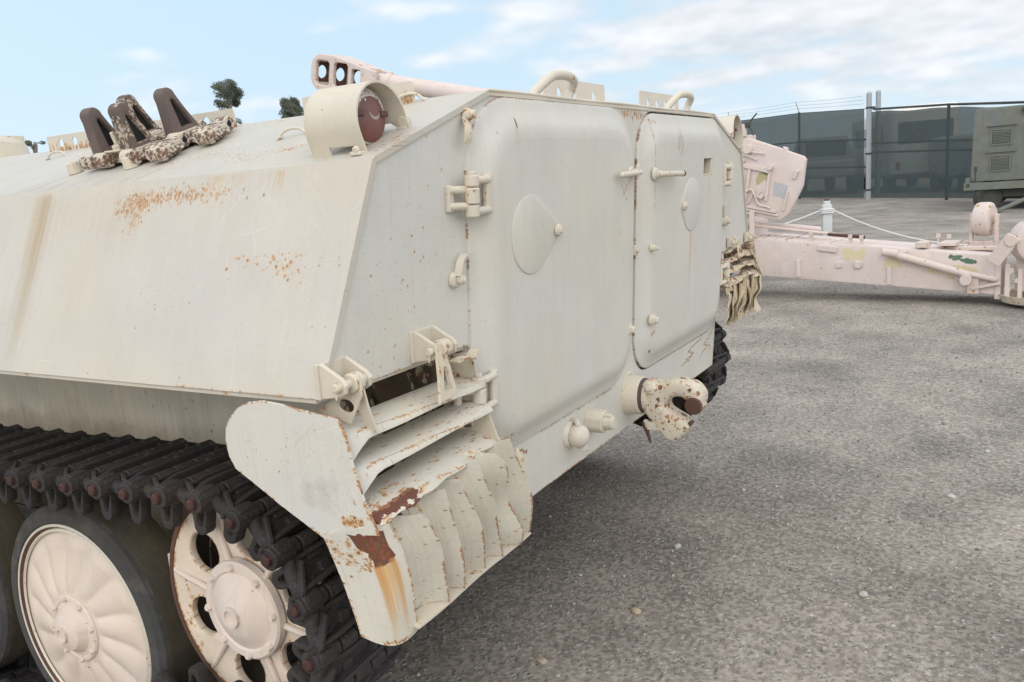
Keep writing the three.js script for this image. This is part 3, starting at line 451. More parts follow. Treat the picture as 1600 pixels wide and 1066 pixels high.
// ---- tow hitch in the middle of the lower edge
{
  const h = sub('tow_hitch', carrier), x0 = .008, y0 = .745;
  part('hitch_sleeve', [cyl([x0, y0, .0], [x0, y0, .058], .066, .062, 36), tube([[x0 - .02, y0 + .066, .004], [x0, y0 + .073, .01], [x0 + .025, y0 + .066, .004]], .006, 8, 6)], M.creamRust, h);
  part('hitch_bearing', cyl([x0, y0, .05], [x0, y0, .070], .056, .056, 32), M.darkRust, h);
  const sw = (pts, radii, n = 44, m = 16, sq = 0) => {               // swept bar with changing radius
    const c = new THREE.CatmullRomCurve3(pts.map((p) => V(...p))), fr = c.computeFrenetFrames(n), P = [], I = [];
    for (let i = 0; i <= n; i++) { const p = c.getPointAt(i / n), k = i / n * (radii.length - 1), a = Math.floor(k), r = mix(radii[a], radii[Math.min(a + 1, radii.length - 1)], k - a); for (let j = 0; j < m; j++) { const t = j / m * 6.2832, q = sq ? r * (1 / Math.max(Math.abs(Math.cos(t)), Math.abs(Math.sin(t))) * sq + 1 - sq) : r; const v = p.clone().addScaledVector(fr.normals[i], Math.cos(t) * q).addScaledVector(fr.binormals[i], Math.sin(t) * q); P.push(v.x, v.y, v.z); } }
    for (let i = 0; i < n; i++) for (let j = 0; j < m; j++) { const a = i * m + j, b = i * m + (j + 1) % m; I.push(a, b, a + m, b, b + m, a + m); }
    for (const e of [0, n]) { const p = c.getPointAt(e / n); P.push(p.x, p.y, p.z); const q = P.length / 3 - 1; for (let j = 0; j < m; j++) I.push(q, e * m + j, e * m + (j + 1) % m); }
    const g = new THREE.BufferGeometry(); g.setAttribute('position', new THREE.Float32BufferAttribute(P, 3)); g.setIndex(I); g.computeVertexNormals(); return toCreasedNormals(g, .9);
  };
  const C = new THREE.Shape(); const cc = new THREE.SplineCurve([[.066, .79], [.085, .802], [.125, .797], [.165, .809], [.205, .809], [.243, .797], [.265, .768], [.263, .737], [.246, .713], [.228, .712], [.212, .722], [.214, .738], [.206, .750], [.184, .756], [.161, .748], [.147, .730], [.152, .714], [.172, .701]].map((p) => new THREE.Vector2(...p)));
  const cp = cc.getPoints(70).concat([[.204, .684], [.217, .656], [.2, .63], [.168, .604], [.139, .61], [.105, .648], [.08, .683], [.066, .702]].map((p) => new THREE.Vector2(...p))); C.setFromPoints(cp);
  const body = [cyl([x0, y0, .064], [x0, y0, .088], .053, .05, 30), ext(C, .078, .02, 5).rotateY(-Math.PI / 2).translate(x0 + .036, 0, 0), cyl([x0 + .01, .735, .2375], [x0 - .036, .733, .2375], .0275, .0275, 26)];
  part('hook_jaw', body, M.hook, h);
  part('hook_tip', cyl([x0 - .035, .7331, .2375], [x0 - .048, .7325, .2375], .0285, .0268, 26), M.rustBare, h);
  part('jaw_socket', rbox(.034, .034, .012, 0, 0, 0, .003).rotateX(.6).translate(x0 - .004, .656, .209), M.rustBare, h);
  each('lock_nut', [cyl([x0 - .03, .778, .098], [x0 - .052, .783, .098], .022, .019, 6), cyl([x0 - .05, .783, .098], [x0 - .062, .786, .098], .011, .010, 10), cyl([x0 - .036, .71, .125], [x0 - .046, .71, .125], .0125, .0115, 14)], M.creamRust, h);
  part('lock_lever', [rbox(.022, .026, .06, x0 - .03, y0 - .09, .11), rbox(.014, .026, .014, x0 - .03, y0 - .085, .075)], M.creamRust, h);
  part('lever_tip', [sw([[x0 - .03, y0 - .08, .068], [x0 - .03, y0 - .115, .078], [x0 - .03, y0 - .15, .088]], [.009, .007, .003], 10, 8)], M.rustBare, h);
}
// ---- grab handles and perforated brackets on the roof edge
for (const [x, w] of [[-.60, .2], [.345, .21]]) part('grab_handle', tube([[x, 1.652, .045], [x + .012, 1.668, .05], [x + w * .42, 1.708, .064], [x + w * .78, 1.713, .07], [x + w, 1.703, .066], [x + w + .012, 1.68, .05], [x + w - .008, 1.65, .045]], .0122, 60, 12, false, .35), M.creamRust, carrier);
function bracket(L, h, holes, r, ry) { const s = new THREE.Shape(); s.moveTo(0, 0); s.lineTo(L, 0); s.lineTo(L, h - .008); s.quadraticCurveTo(L, h, L - .008, h); s.lineTo(.008, h); s.quadraticCurveTo(0, h, 0, h - .008); s.closePath(); holes.forEach((q) => holeC(s, q, h * .52, r, ry)); return ext(s, .004, .0006, 1, 20); }
const brTex = (seed) => paintMat(sheet(.5, .1, 900, [205, 197, 182], seed, (c, r) => { for (let k = 0; k < 150; k++) { const x = r() * .5; rustSpot(c, x, .004 + .02 * r() ** 3, .001 + .003 * r(), r, .35, .7, 1.8); } for (let k = 0; k < 12; k++) runs(c, r() * .5, .03, .01, .03, [160, 110, 66], .3, r, 6); }, .04), { peel: 4 });
const brm = brTex(51), brUV = (g) => planarUV(clean(g), (v) => v.x / .5, (v) => v.y / .1);
for (const [z0, z1, hs] of [[-1.55, -1.215, [.07, .14, .215]], [-1.125, -.705, [.09, .2, .31]], [-.46, -.118, [.1, .24]]])
  part('perforated_bracket', brUV(bracket(z1 - z0, .05, hs, .0125, .0125)).rotateY(-Math.PI / 2).rotateX(0).rotateZ(.1).translate(-.852, 1.648, z0), brm, carrier, 0);
for (const [x0, x1, hs] of [[-.265, .166, [.1, .2, .345]], [.471, .89, [.085, .175, .265, .36]]])
  part('perforated_bracket', brUV(bracket(x1 - x0, .088, hs, .014, .017)).translate(x0, 1.657, -.1), brm, carrier, 0);
// small tie-down loops on the shoulder
for (const [x, y, z, rz] of [[-.865, 1.652, -.125, .2], [-1.03, 1.592, -.335, .1], [-.935, 1.623, -1.39, .4]]) part('tie_loop', [tube([[x - .012, y - .004, z - .04], [x - .004, y + .014, z - .02], [x + .006, y + .016, z + .012], [x + .012, y - .002, z + .034]], .0036, 18, 8), rbox(.012, .006, .014, x - .008, y, z - .036)], M.creamRust, carrier);
// ---- low cupola far forward on the roof
part('cupola', [(() => toCreasedNormals(new THREE.LatheGeometry([[0, .13], [.28, .128], [.31, .12], [.33, .1], [.36, .0]].map((p) => new THREE.Vector2(...p)), 40), .4).translate(-.62, 1.658, -2.72))(), rbox(.12, .03, .3, -.4, 1.78, -2.7)], M.cream, carrier);
// ---- tail lamps under half-round hoods
function tailLamp(sx, label) {
  const g = sub('tail_lamp', carrier, label); const t = [.946, .324], n = [-.324, .946], O = [-1.133, 1.5465];
  const P = (a, b, z) => [O[0] + t[0] * a + n[0] * b, O[1] + t[1] * a + n[1] * b, z];
  const R = .074, hc = .042, prof = [];
  for (let i = 0; i <= 5; i++) prof.push([R, i / 5 * hc]); for (let i = 1; i < 28; i++) prof.push([Math.cos(i / 28 * Math.PI) * R, hc + Math.sin(i / 28 * Math.PI) * (R + .002)]); for (let i = 5; i >= 0; i--) prof.push([-R, i / 5 * hc]);
  const z0 = .012, z1 = -.118, zs = [0, .08, .1, .3, .5, .62, .64, .8, 1];
  const hood = bent(zs.map((f) => prof.map(([a, b], j) => { const z = mix(z0, z1, f); let bb = b; if (j > prof.length - 7 && f >= .1 && f <= .62) bb = Math.max(b, .022); if (j < 6 && f > .15) bb = Math.max(b, .02); return P(a, bb, z - .03 * (1 - b / .12) * (f < .05 ? -0.2 : 0)); })), .004);
  part('lamp_hood', hood, M.cream, g);
  part('hood_foot', [rbox(.03, .008, .026, ...P(-R - .006, .008, .004)), cyl(P(-R - .012, .018, .006), P(-R - .02, .018, .006), .008, .007, 8), rbox(.034, .008, .024, ...P(R + .01, .004, .0)), cyl(P(R - .004, .02, .006), P(R + .014, .02, .004), .013, .012, 14), tube([P(R + .0, .01, .01), P(R + .02, .006, .016), P(R + .034, .008, .012)], .0018, 8, 5)], M.creamRust, g);
  const c0 = P(0, .057, 0);
  part('lamp_body', [cyl([c0[0], c0[1], -.1], [c0[0], c0[1], -.022], .04, .05, 28), cyl([c0[0], c0[1], -.03], [c0[0], c0[1], -.016], .054, .054, 32), rbox(.03, .04, .03, ...P(0, .015, -.06))], M.creamRust, g);
  const lt = sheet(.11, .11, 2400, [112, 70, 62], 61, (c, r) => {
    c.translate(.055, .055);
    for (let i = 0; i < 160; i++) { c.fillStyle = `rgba(${90 + r() * 50},${50 + r() * 30},${44 + r() * 24},.3)`; blob(c, (r() - .5) * .11, (r() - .5) * .11, .001 + .004 * r(), r); }
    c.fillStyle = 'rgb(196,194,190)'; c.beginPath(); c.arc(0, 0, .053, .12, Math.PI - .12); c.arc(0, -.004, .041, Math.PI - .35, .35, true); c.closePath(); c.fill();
    for (let i = 0; i < 260; i++) { const a = .1 + r() * 2.95, q = .038 + .017 * r(); c.fillStyle = r() < .5 ? 'rgba(104,64,56,.9)' : 'rgba(214,212,206,.9)'; blob(c, Math.cos(a) * q, Math.sin(a) * q, .0006 + .002 * r() ** 2, r); }
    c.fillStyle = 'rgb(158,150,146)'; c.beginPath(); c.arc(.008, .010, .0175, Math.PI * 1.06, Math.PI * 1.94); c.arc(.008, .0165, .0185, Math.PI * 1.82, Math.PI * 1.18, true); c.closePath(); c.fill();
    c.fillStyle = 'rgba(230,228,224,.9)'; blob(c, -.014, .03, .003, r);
  }, .2);
  const lens = toCreasedNormals(new THREE.LatheGeometry([[0, .010], [.02, .0085], [.04, .005], [.05, 0], [.0505, -.004]].map((p) => new THREE.Vector2(...p)), 36), .6).rotateX(Math.PI / 2).translate(c0[0], c0[1], -.014);
  part('lens', planarUV(clean(lens), (v) => (v.x - c0[0]) / .11 + .5, (v) => (v.y - c0[1]) / .11 + .5), new THREE.MeshPhysicalMaterial({ map: lt, roughness: .42, clearcoat: .25, clearcoatRoughness: .4 }), g, 0);
  each('lens_bar', [rbox(.022, .012, .008, c0[0] - .036, c0[1] + .004, -.006), rbox(.022, .012, .008, c0[0] + .036, c0[1] + .004, -.006)], new THREE.MeshStandardMaterial({ color: new THREE.Color(.10, .048, .042), roughness: .6 }), g);
  if (sx > 0) { g.scale.x = -1; g.position.z = .055; }
  return g;
}
tailLamp(-1, 'left tail lamp with a flaking brown lens under a half round hood'); tailLamp(1, 'right tail lamp on the far shoulder');

// ---- track links
function linkGeo(dark, horns = true) {
  const G = [], add = (g, c) => { g = clean(g); if (dark) { const k = g.attributes.position.count, a = new Float32Array(k * 3); for (let i = 0; i < k; i++) a.set(c ?? [1, 1, 1], 3 * i); g.setAttribute('color', new THREE.BufferAttribute(a, 3)); } G.push(g); };
  const zp = .0555;
  add(rbox(.26, .016, .062, .01, -.004, 0, .005));
  for (const [a, b] of [[-.120, -.085], [-.03, .02], [.075, .12]]) { add(cyl([a, 0, zp], [b, 0, zp], .019, .019, 16)); add(rbox(b - a - .004, .022, .04, (a + b) / 2, -.002, zp - .022, .004)); }
  for (const [a, b] of [[-.08, -.035], [.025, .07], [.125, .17]]) { add(cyl([a, 0, -zp], [b, 0, -zp], .019, .019, 16)); add(rbox(b - a - .004, .022, .04, (a + b) / 2, -.002, -zp + .022, .004)); }
  // outer lug with the pin head
  add(cyl([-.160, 0, zp], [-.105, 0, zp], .0235, .0255, 16)); add(rbox(.045, .026, .03, -.13, .012, zp, .006)); add(tube([[-.13, -.002, zp - .01], [-.124, -.006, 0], [-.114, -.002, -zp + .008]], .0155, 12, 10)); add(cyl([-.135, 0, -zp], [-.085, 0, -zp], .019, .019, 14));
  add(cyl([-.170, 0, zp], [-.155, 0, zp], .012, .0125, 14), [1.5, .72, .62]);
  add(cyl([.165, 0, -zp], [.178, 0, -zp], .013, .012, 12));
  // grousers on the ground side
  const fin = (x0, z0, x1, z1, h) => { const L = Math.hypot(x1 - x0, z1 - z0), s = poly([[0, 0], [0, h * .35], [L * .22, h], [L * .88, h * .85], [L, h * .2], [L, 0]]); add(ext(s, .011, .0025).translate(0, 0, -.0055).rotateY(-Math.atan2(z1 - z0, x1 - x0)).translate(x0, .002, z0)); };
  fin(-.165, .034, .168, .004, .026); fin(-.12, -.03, .15, -.038, .015); fin(-.15, .05, -.10, -.03, .024); fin(.02, .02, .045, -.035, .02); fin(.125, .02, .15, -.035, .02); for (const x of [-.05, .085]) add(cyl([x, .0, .008], [x, .012, .008], .017, .015, 12));
  // slotted guide horns on the inner side
  for (const x of horns ? [-.088, .075] : []) {
    const s = new THREE.Shape(); s.moveTo(-.036, 0); s.lineTo(-.032, -.070); s.absarc(-.012, -.080, .0205, Math.PI, Math.PI * 2, false); s.quadraticCurveTo(.018, -.045, .034, 0); s.closePath();
    const h = new THREE.Path(); h.moveTo(-.020, -.022); h.lineTo(.014, -.022); h.quadraticCurveTo(.007, -.046, -.003, -.072); h.quadraticCurveTo(-.010, -.084, -.0165, -.072); h.closePath(); s.holes.push(h);
    add(ext(s, .030, .006, 2, 8).rotateY(-Math.PI / 2).translate(x + .015, -.002, 0));
  }
  return boxUV(join(G), .4, .3);
}
const darkLink = linkGeo(true), spareLink = linkGeo(false, false);
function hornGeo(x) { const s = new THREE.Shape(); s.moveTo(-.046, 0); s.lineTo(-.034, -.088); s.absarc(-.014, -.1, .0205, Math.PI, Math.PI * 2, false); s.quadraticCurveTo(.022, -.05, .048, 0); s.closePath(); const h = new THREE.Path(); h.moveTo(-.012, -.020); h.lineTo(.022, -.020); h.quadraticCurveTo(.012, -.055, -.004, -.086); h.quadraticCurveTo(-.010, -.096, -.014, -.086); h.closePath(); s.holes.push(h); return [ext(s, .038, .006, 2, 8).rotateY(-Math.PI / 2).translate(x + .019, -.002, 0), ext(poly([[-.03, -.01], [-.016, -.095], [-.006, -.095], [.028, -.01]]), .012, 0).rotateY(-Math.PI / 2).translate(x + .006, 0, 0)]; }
{ // two spare links bolted to the left shoulder
  const t = V(.946, .324, 0), n = V(-.324, .946, 0);
  [['lower of two spare track links, cream paint chipped to dark iron', -1.069, -.828], ['upper of two spare track links, cream paint chipped to dark iron', -.964, -.78]].forEach(([label, x, z]) => {
    const o = new THREE.Mesh(spareLink, M.spare); o.name = 'spare_track_link'; o.castShadow = o.receiveShadow = true; o.userData.label = label;
    const p = V(x, 1.516 + (x + 1.244) * .343, z).addScaledVector(n, .024);
    o.matrixAutoUpdate = true; const m = new THREE.Matrix4().makeBasis(V(0, 0, 1), n.clone().negate(), t); o.quaternion.setFromRotationMatrix(m); o.position.copy(p); carrier.add(o);
    for (const hx of /lower/.test(label) ? [-.093, .02] : [-.138, .011]) { const [g0, g1] = hornGeo(hx); part('guide_horn', g0, M.spareHorn, o, .3); part('slot_shade_fill', g1, M.black, o, .3); }  // black fill puts the shade inside each horn slot into the colour
    each('pin_bore', [-.121, -.031, .074].map((q) => cyl([q, 0, .0555], [q + .012, 0, .0555], .0085, .0085, 12)).concat([-.081, .024, .124].map((q) => cyl([q, 0, -.0555], [q + .012, 0, -.0555], .0085, .0085, 12)), [.12, .17].map((q, i) => cyl([q - .01, 0, i ? -.0555 : .0555], [q + .001, 0, i ? -.0555 : .0555], .009, .009, 12))), M.black, o);  // solid black plugs stand in for the shaded insides of the holes
  });
  const q = (a, b, z) => V(-1.244, 1.516, z).addScaledVector(t, a).addScaledVector(n, b).toArray();
  part('hold_down_bolt', [cyl(q(.15, .02, -.84), q(.15, .085, -.84), .006, .006, 10), cyl(q(.15, .04, -.84), q(.15, .054, -.84), .014, .014, 6), rbox(.05, .005, .06, ...q(.15, .036, -.84)), cyl(q(.32, .01, -.8), q(.32, .1, -.8), .006, .006, 10), cyl(q(.32, .05, -.8), q(.32, .064, -.8), .014, .014, 6), cyl(q(.12, 0, -.78), q(.12, .03, -.78), .02, .016, 10), cyl(q(.13, 0, -1.02), q(.13, .03, -1.02), .02, .016, 10), cyl(q(.28, 0, -.78), q(.28, .03, -.78), .02, .016, 10), cyl(q(.28, 0, -1.02), q(.28, .03, -1.02), .02, .016, 10), rbox(.03, .02, .3, ...q(.2, .012, -.9))], M.creamWorn, carrier);
}
// ---- running gear
const IDL = [.571, -.366], IR = .284;         // idler axle (y, z), pin circle
function trackPath() {
  const P = []; // from the front along the top run, round the idler, back along the ground
  const top = [[.80, -3.6], [.79, -2.7], [.800, -1.8], [.812, -1.35], [.826, -.98], [.848, -.56], [.855, -.40]];
  const c = new THREE.CatmullRomCurve3(top.map(([y, z]) => V(0, y, z))); for (let i = 0; i <= 200; i++) P.push(c.getPoint(i / 200));
  const a1 = -2.18; for (let i = 1; i <= 120; i++) { const a = Math.PI / 2 + .12 - i / 120 * (Math.PI / 2 + .12 - a1); const p = V(0, IDL[0] + Math.sin(a) * IR, IDL[1] + Math.cos(a) * IR); if (p.z > P.at(-1).z || i > 20) P.push(p); }
  P.push(V(0, .10, -.82), V(0, .045, -1.0)); for (let i = 0; i <= 60; i++) P.push(V(0, .028, -1.1 - i * .05));
  const c2 = [], out = []; let acc = 0; for (let i = 1; i < P.length; i++) { const L = P[i].distanceTo(P[i - 1]); while (acc <= L) { out.push(P[i - 1].clone().lerp(P[i], acc / L)); acc += .1118; } acc -= L; }
  return out;
}
const PINS = trackPath();
function runningGear(s) {
  const X = (x) => x; // built for the left; the right side is the same gear mirrored
  const track = sub('track', carrier, s < 0 ? 'left track of dark iron links with red brown pin heads' : 'right track, seen past the stern'); track.position.x = s * 1.255; if (s > 0) track.scale.x = -1;
  for (let i = 0; i + 1 < PINS.length; i++) {
    const a = PINS[i], b = PINS[i + 1], m = a.clone().lerp(b, .5); if (m.z < (s < 0 ? -3.3 : -2.0)) continue;
    const d = b.clone().sub(a).normalize(), n = V(0, d.z, -d.y), o = new THREE.Mesh(darkLink, M.ironShades[(i * 7 + (i >> 1)) % 4]);
    o.name = 'track_link'; o.position.copy(m); o.quaternion.setFromRotationMatrix(new THREE.Matrix4().makeBasis(V(1, 0, 0), n, d)); o.castShadow = o.receiveShadow = true; track.add(o);
  }
  const lathe = (pts, n = 96, crease = .5) => toCreasedNormals(new THREE.LatheGeometry(pts.map((p) => new THREE.Vector2(...p)), n), crease).rotateZ(Math.PI / 2); // axis -> -x (outboard)
  const bolts = (r, k, h, q, off = 0) => Array.from({ length: k }, (_, i) => { const a = off + i / k * 6.2832; return cyl([-h, Math.sin(a) * r, Math.cos(a) * r], [-h - .009, Math.sin(a) * r, Math.cos(a) * r], q, q * .9, 6); });
  let w0 = null;
  const zs = s < 0 ? [-1.047, -1.77, -2.5, -3.22] : [-1.047, -1.77];
  for (const z of zs) {
    let w;
    if (!w0) {
      w = sub('road_wheel', carrier); w0 = w;
      part('tyre', lathe([[.284, .0], [.29, .006], [.318, .004], [.332, -.008], [.335, -.02]]), M.rubber, w);
      part('tyre_tread', lathe([[.335, -.02], [.336, -.07], [.335, -.12], [.33, -.135], [.28, -.135]]), M.tread, w);
      part('wheel_rim', lathe([[.285, -.02], [.285, .003], [.282, .006], [.278, .005], [.276, -.004], [.272, -.006], [.268, -.001], [.264, .001], [.260, -.004]]), M.creamRust, w);
      part('rim_groove', lathe([[.2785, .0048], [.2745, -.0015], [.271, -.0035]]), M.rustBare, w);
      const nr = 26, na = 168, P = [], I = [];
      for (let i = 0; i <= nr; i++) for (let j = 0; j <= na; j++) {
        const r = mix(.09, .267, i / nr), a = j / na * 6.2832, u = (r - .09) / .17, ph = (a * 14 / 2 + u * 1.1);
        const petal = Math.abs(Math.sin(ph)); let h = -.004 + .020 * sstep(.9, 0, u) - .004 * sstep(.8, 1, u);
        h += .0105 * (Math.pow(petal, .8) - .5) * sstep(0, .25, u) * sstep(1.0, .78, u);
        P.push(-h, Math.sin(a) * r, Math.cos(a) * r);
      }
      for (let i = 0; i < nr; i++) for (let j = 0; j < na; j++) { const q = i * (na + 1) + j; I.push(q, q + 1, q + na + 1, q + 1, q + na + 2, q + na + 1); }
      const g = new THREE.BufferGeometry(); g.setAttribute('position', new THREE.Float32BufferAttribute(P, 3)); g.setIndex(I); g.computeVertexNormals();
      part('wheel_disc', g, M.wheelPaint, w);
      const hub = part('hub', lathe([[.094, .008], [.094, .020], [.09, .024], [.082, .025], [.078, .022], [.066, .026], [.058, .036], [.05, .046], [.03, .054], [.022, .055], [.022, .062], [.016, .062], [.015, .056], [0, .056]], 48), M.wheelPaint, w);
      each('hub_bolt', bolts(.085, 8, .024, .0085, .2), M.wheelPaint, w);
    } else { w = w0.clone(); carrier.add(w); }
    w.name = 'road_wheel'; w.position.set(s * 1.3, .372, z); if (s > 0) w.rotation.y = Math.PI;
  }
  const w = sub('idler_wheel', carrier); w.position.set(s * 1.3, IDL[0], IDL[1]); if (s > 0) w.rotation.y = Math.PI;
  const sh = new THREE.Shape(); sh.absarc(0, 0, .2535, 0, Math.PI * 2); for (let k = 0; k < 6; k++) { const a = k / 6 * 6.2832 + .35; holeC(sh, Math.cos(a) * .166, Math.sin(a) * .166, .047); }
  const disc = (off) => { const g = new THREE.ExtrudeGeometry(sh, { depth: .012, bevelEnabled: true, bevelThickness: .002, bevelSize: .002, bevelOffset: -.002, curveSegments: 40 }); let q = toCreasedNormals(g, .5).rotateY(-Math.PI / 2); const p = q.attributes.position; for (let i = 0; i < p.count; i++) { const r = Math.hypot(p.getY(i), p.getZ(i)); p.setX(i, p.getX(i) + off); } return q; };
  const tx = sheet(.54, .54, 1100, [214, 198, 180], 71 + s, (c, r) => { c.translate(.27, .27); const ring = Array.from({ length: 60 }, (_, i) => [Math.cos(i / 60 * 6.2832) * .252, Math.sin(i / 60 * 6.2832) * .252]); edgeRust(c, ring, r, 420, .0012, .006, true, .005); spots(c, 60, -.2, -.05, .02, .08, .001, .005, r); for (let k = 0; k < 6; k++) { const a = k / 6 * 6.2832 + .35; edgeRust(c, Array.from({ length: 14 }, (_, i) => [Math.cos(a) * .166 + Math.cos(i / 14 * 6.28) * .0505, Math.sin(a) * .166 + Math.sin(i / 14 * 6.28) * .0505]), r, 130, .0008, .003, true, .003); } spots(c, 60, .02, .09, .05, .02, .001, .005, r); }, .05);
  part('idler_disc', planarUV(clean(disc(.010)), (v) => v.z / .54 + .5, (v) => v.y / .54 + .5), paintMat(tx, { peel: 4 }), w, 0);
  part('inner_disc', disc(.12), M.well, w, .5);
  part('idler_rim', lathe([[.266, -.03], [.267, -.0], [.264, .006], [.2545, .006], [.252, .001]]), M.rustBare, w); part('rim_barrel', lathe([[.25, -.012], [.252, -.1], [.266, -.1], [.266, -.03]]), M.darkRust, w);
  const rib = []; for (let k = 0; k < 6; k++) { const a = (k + .5) / 6 * 6.2832 + .35; const P = [[.1, .0165], [.16, .0135], [.22, .0100], [.245, .006]].map(([r, h]) => [r, h - .001]).map(([r, h]) => [-h + .004, Math.sin(a) * r, Math.cos(a) * r]); rib.push(tube(P, .0075, 12, 8)); }
  each('idler_rib', rib, M.wheelPaint, w);
  part('hub', lathe([[.116, .010], [.115, .026], [.110, .031], [.094, .032], [.090, .028], [.078, .034], [.06, .045], [.045, .051], [.03, .054], [.024, .055], [.024, .063], [.017, .063], [.016, .057], [0, .057]], 56), M.wheelPaint, w);
  each('hub_bolt', bolts(.103, 8, .031, .0095, .1), M.wheelPaint, w);
  if (s < 0) part('tensioner_arm', [rbox(.02, .1, .035, -1.235, .56, -.70, .004), rbox(.05, .02, .03, -1.21, .6, -.7)], M.cream, carrier);
}
runningGear(-1); runningGear(1);

// ---- slatted mud flap at the left rear corner, and its twin on the right
function flapTex(seed, W, H, ppm, draw) { return sheet(W, H, ppm, [203, 199, 189], seed, (c, r) => { wear(c, W, H, 70, r); draw(c, r); }, .05); }
function mudFlap() {
  const f = sub('mud_flap', carrier, 'dented left mud flap with rusty edges and slats behind the track');
  // side panel: flat sheet standing outside the track; drawn in (u = z, v = y)
  const sp = [[-.213, 1.008], [-.207, 1.036], [-.192, 1.058], [-.168, 1.078], [-.135, 1.092], [-.099, 1.097], [-.055, 1.094], [-.005, 1.087], [.078, 1.077], [.088, 1.045], [.098, .981], [.112, .924], [.128, .885], [.134, .866], [.075, .862], [.012, .848], [-.04, .874], [-.085, .896], [-.15, .932], [-.194, .955], [-.208, .978]];
  const W = .36, H = .28, spT = flapTex(81, W, H, 1500, (c, r) => {
    c.translate(.22, -.84); edgeRust(c, sp, r, 150, .0008, .0034, true, .003); edgeRust(c, sp.slice(8, 14), r, 260, .001, .0045, false, .004); edgeRust(c, sp.slice(13, 17), r, 240, .001, .006, false, .006);
    spots(c, 60, .085, .885, .022, .008, .001, .004, r, .3); spots(c, 6, -.02, 1.0, .06, .04, .0007, .0016, r); edgeRust(c, [[-.06, 1.095], [0, 1.087]], r, 300, .001, .005, false, .004);
    for (let i = 0; i < 30; i++) { c.fillStyle = 'rgba(150,144,128,.06)'; blob(c, .01 + (r() - .5) * .08, .93 + (r() - .5) * .05, .006 + .012 * r(), r); }
  });
  const shp = new THREE.Shape(sp.map((p) => new THREE.Vector2(...p))); let g = ext(shp, .0045, .0008).rotateY(-Math.PI / 2);   // z_local(depth) -> -x ; x_local -> z
  { const p = g.attributes.position; for (let i = 0; i < p.count; i++) { const z = p.getZ(i), y = p.getY(i); p.setX(i, p.getX(i) - 1.4275 + .012 * sstep(.04, .13, z)); } }
  planarUV(g, (v) => (v.z + .22) / W, (v) => (v.y - .84) / H);
  part('side_panel', g, paintMat(spT, { peel: 3 }), f, 0);
  // three louvre blades. rows run from the back edge to the front lip
  const bT = flapTex(82, .5, .2, 1300, (c, r) => { for (let i = 0; i < 210; i++) { const x = r() * .5, y = .02 + r() * .17; if (fbm(x * 16, y * 16, 3) < .42) continue; rustSpot(c, x, y, .0008 + .0032 * r() ** 2, r, .28, 2.4, .55); } edgeRust(c, [[0, .01], [.5, .01]], r, 200, .0008, .003, false, .004); spots(c, 30, .04, .08, .02, .04, .001, .005, r); });
  const bm = paintMat(bT, { peel: 4, rough: .66 });
  const blade = (yl, zl, yr, zrr, dep, xl, xr, rise, cut, wav) => {
    const rows = grid(10, 26, (s, t) => { // s 0 back .. 1 lip, t 0 left .. 1 right
      const x = mix(xl, xr, t), k = sstep(0, cut, t), zf = mix(zl, zrr, t) - (1 - k) * .03, yf = mix(yl, yr, t) - (1 - k) * .004;
      const w = Math.sin(t * 9 + s * 2) * wav;
      if (s < .7) { const q = s / .7; return [x, yf + rise * (1 - q) + .006 * Math.sin(q * 2.8) + w * q, zf - dep * (1 - q)]; }
      const q = (s - .7) / .3; return [x, yf - q * mix(.05, .008, k) + w, zf + .004 * Math.sin(q * 1.57) + (1 - k) * .014 * q];
    });
    const b = bent(rows, .0035); part('louvre_blade', planarUV(clean(b), (v) => (v.x + 1.43) / .5, (v) => (mix(zl, zrr, .5) - v.z + .01) / .2), bm, f, 0);
  };
  blade(1.036, .090, 1.022, .066, .082, -1.424, -.958, .010, .13, .0015);
  blade(.972, .102, .966, .080, .082, -1.424, -.945, .012, .14, .001);
  // the lowest blade with its torn and rusted front edge
  {
    const rows = grid(10, 40, (s, t) => { const x = mix(-1.405, -.935, t), zf = mix(.128, .105, t) + .010 * Math.sin(t * 5) + (t < .3 ? .004 * Math.sin(t * 40) * s : .003 * Math.sin(t * 23) * s); return [x, mix(.905, .894, s) + .012 * Math.sin(s * 3) - s * s * .006 + .002 * Math.sin(t * 19) * s - (t < .3 ? .012 * s * s * sstep(.3, .05, t) : 0), mix(zf - .12, zf, s)]; });
    const t3 = flapTex(83, .5, .2, 1300, (c, r) => { for (let i = 0; i < 260; i++) { const x = r() * .5, y = r() * .19; if (fbm(x * 13 + 5, y * 13, 3) < .46) continue; rustSpot(c, x, y, .0008 + .003 * r() ** 2, r, .28, 2.2, .6); } c.fillStyle = 'rgba(104,62,50,.95)'; for (let i = 0; i < 70; i++) blob(c, .015 + r() * .13, .008 + .012 * r(), .004 + .006 * r(), r, 1.4, .8); for (let i = 0; i < 110; i++) rustSpot(c, .01 + r() * .14, .02 + .04 * r() ** 2, .0006 + .0028 * r() ** 2, r, .3, 1.6, .7); edgeRust(c, [[.16, .012], [.5, .014]], r, 170, .001, .005, false, .006); });
    part('louvre_blade', planarUV(clean(bent(rows, .0035)), (v) => (v.x + 1.43) / .5, (v) => (.128 - v.z) / .2), paintMat(t3, { peel: 4, rough: .7 }), f, 0);
  }
  // end plate on the hull side
  part('end_plate', onFrame(ext(holeC(poly([[-.07, 1.085], [.03, 1.09], [.05, 1.075], [.072, .98], [.1, .9], [.112, .86], [.04, .85], [-.02, .9], [-.06, .97]]), .02, .93, .018, .02), .004, .0008), [-.952, 0, 0], [0, 0, 1], [0, 1, 0]), M.creamWorn, f);
  part('edge_strap', [bent(grid(2, 16, (s, t) => [mix(-1.06, -.952, t), 1.094 + .006 * Math.sin(t * 7) , .058 + s * .026 + .014 * Math.sin(t * 5)]), .004)], M.creamWorn, f);
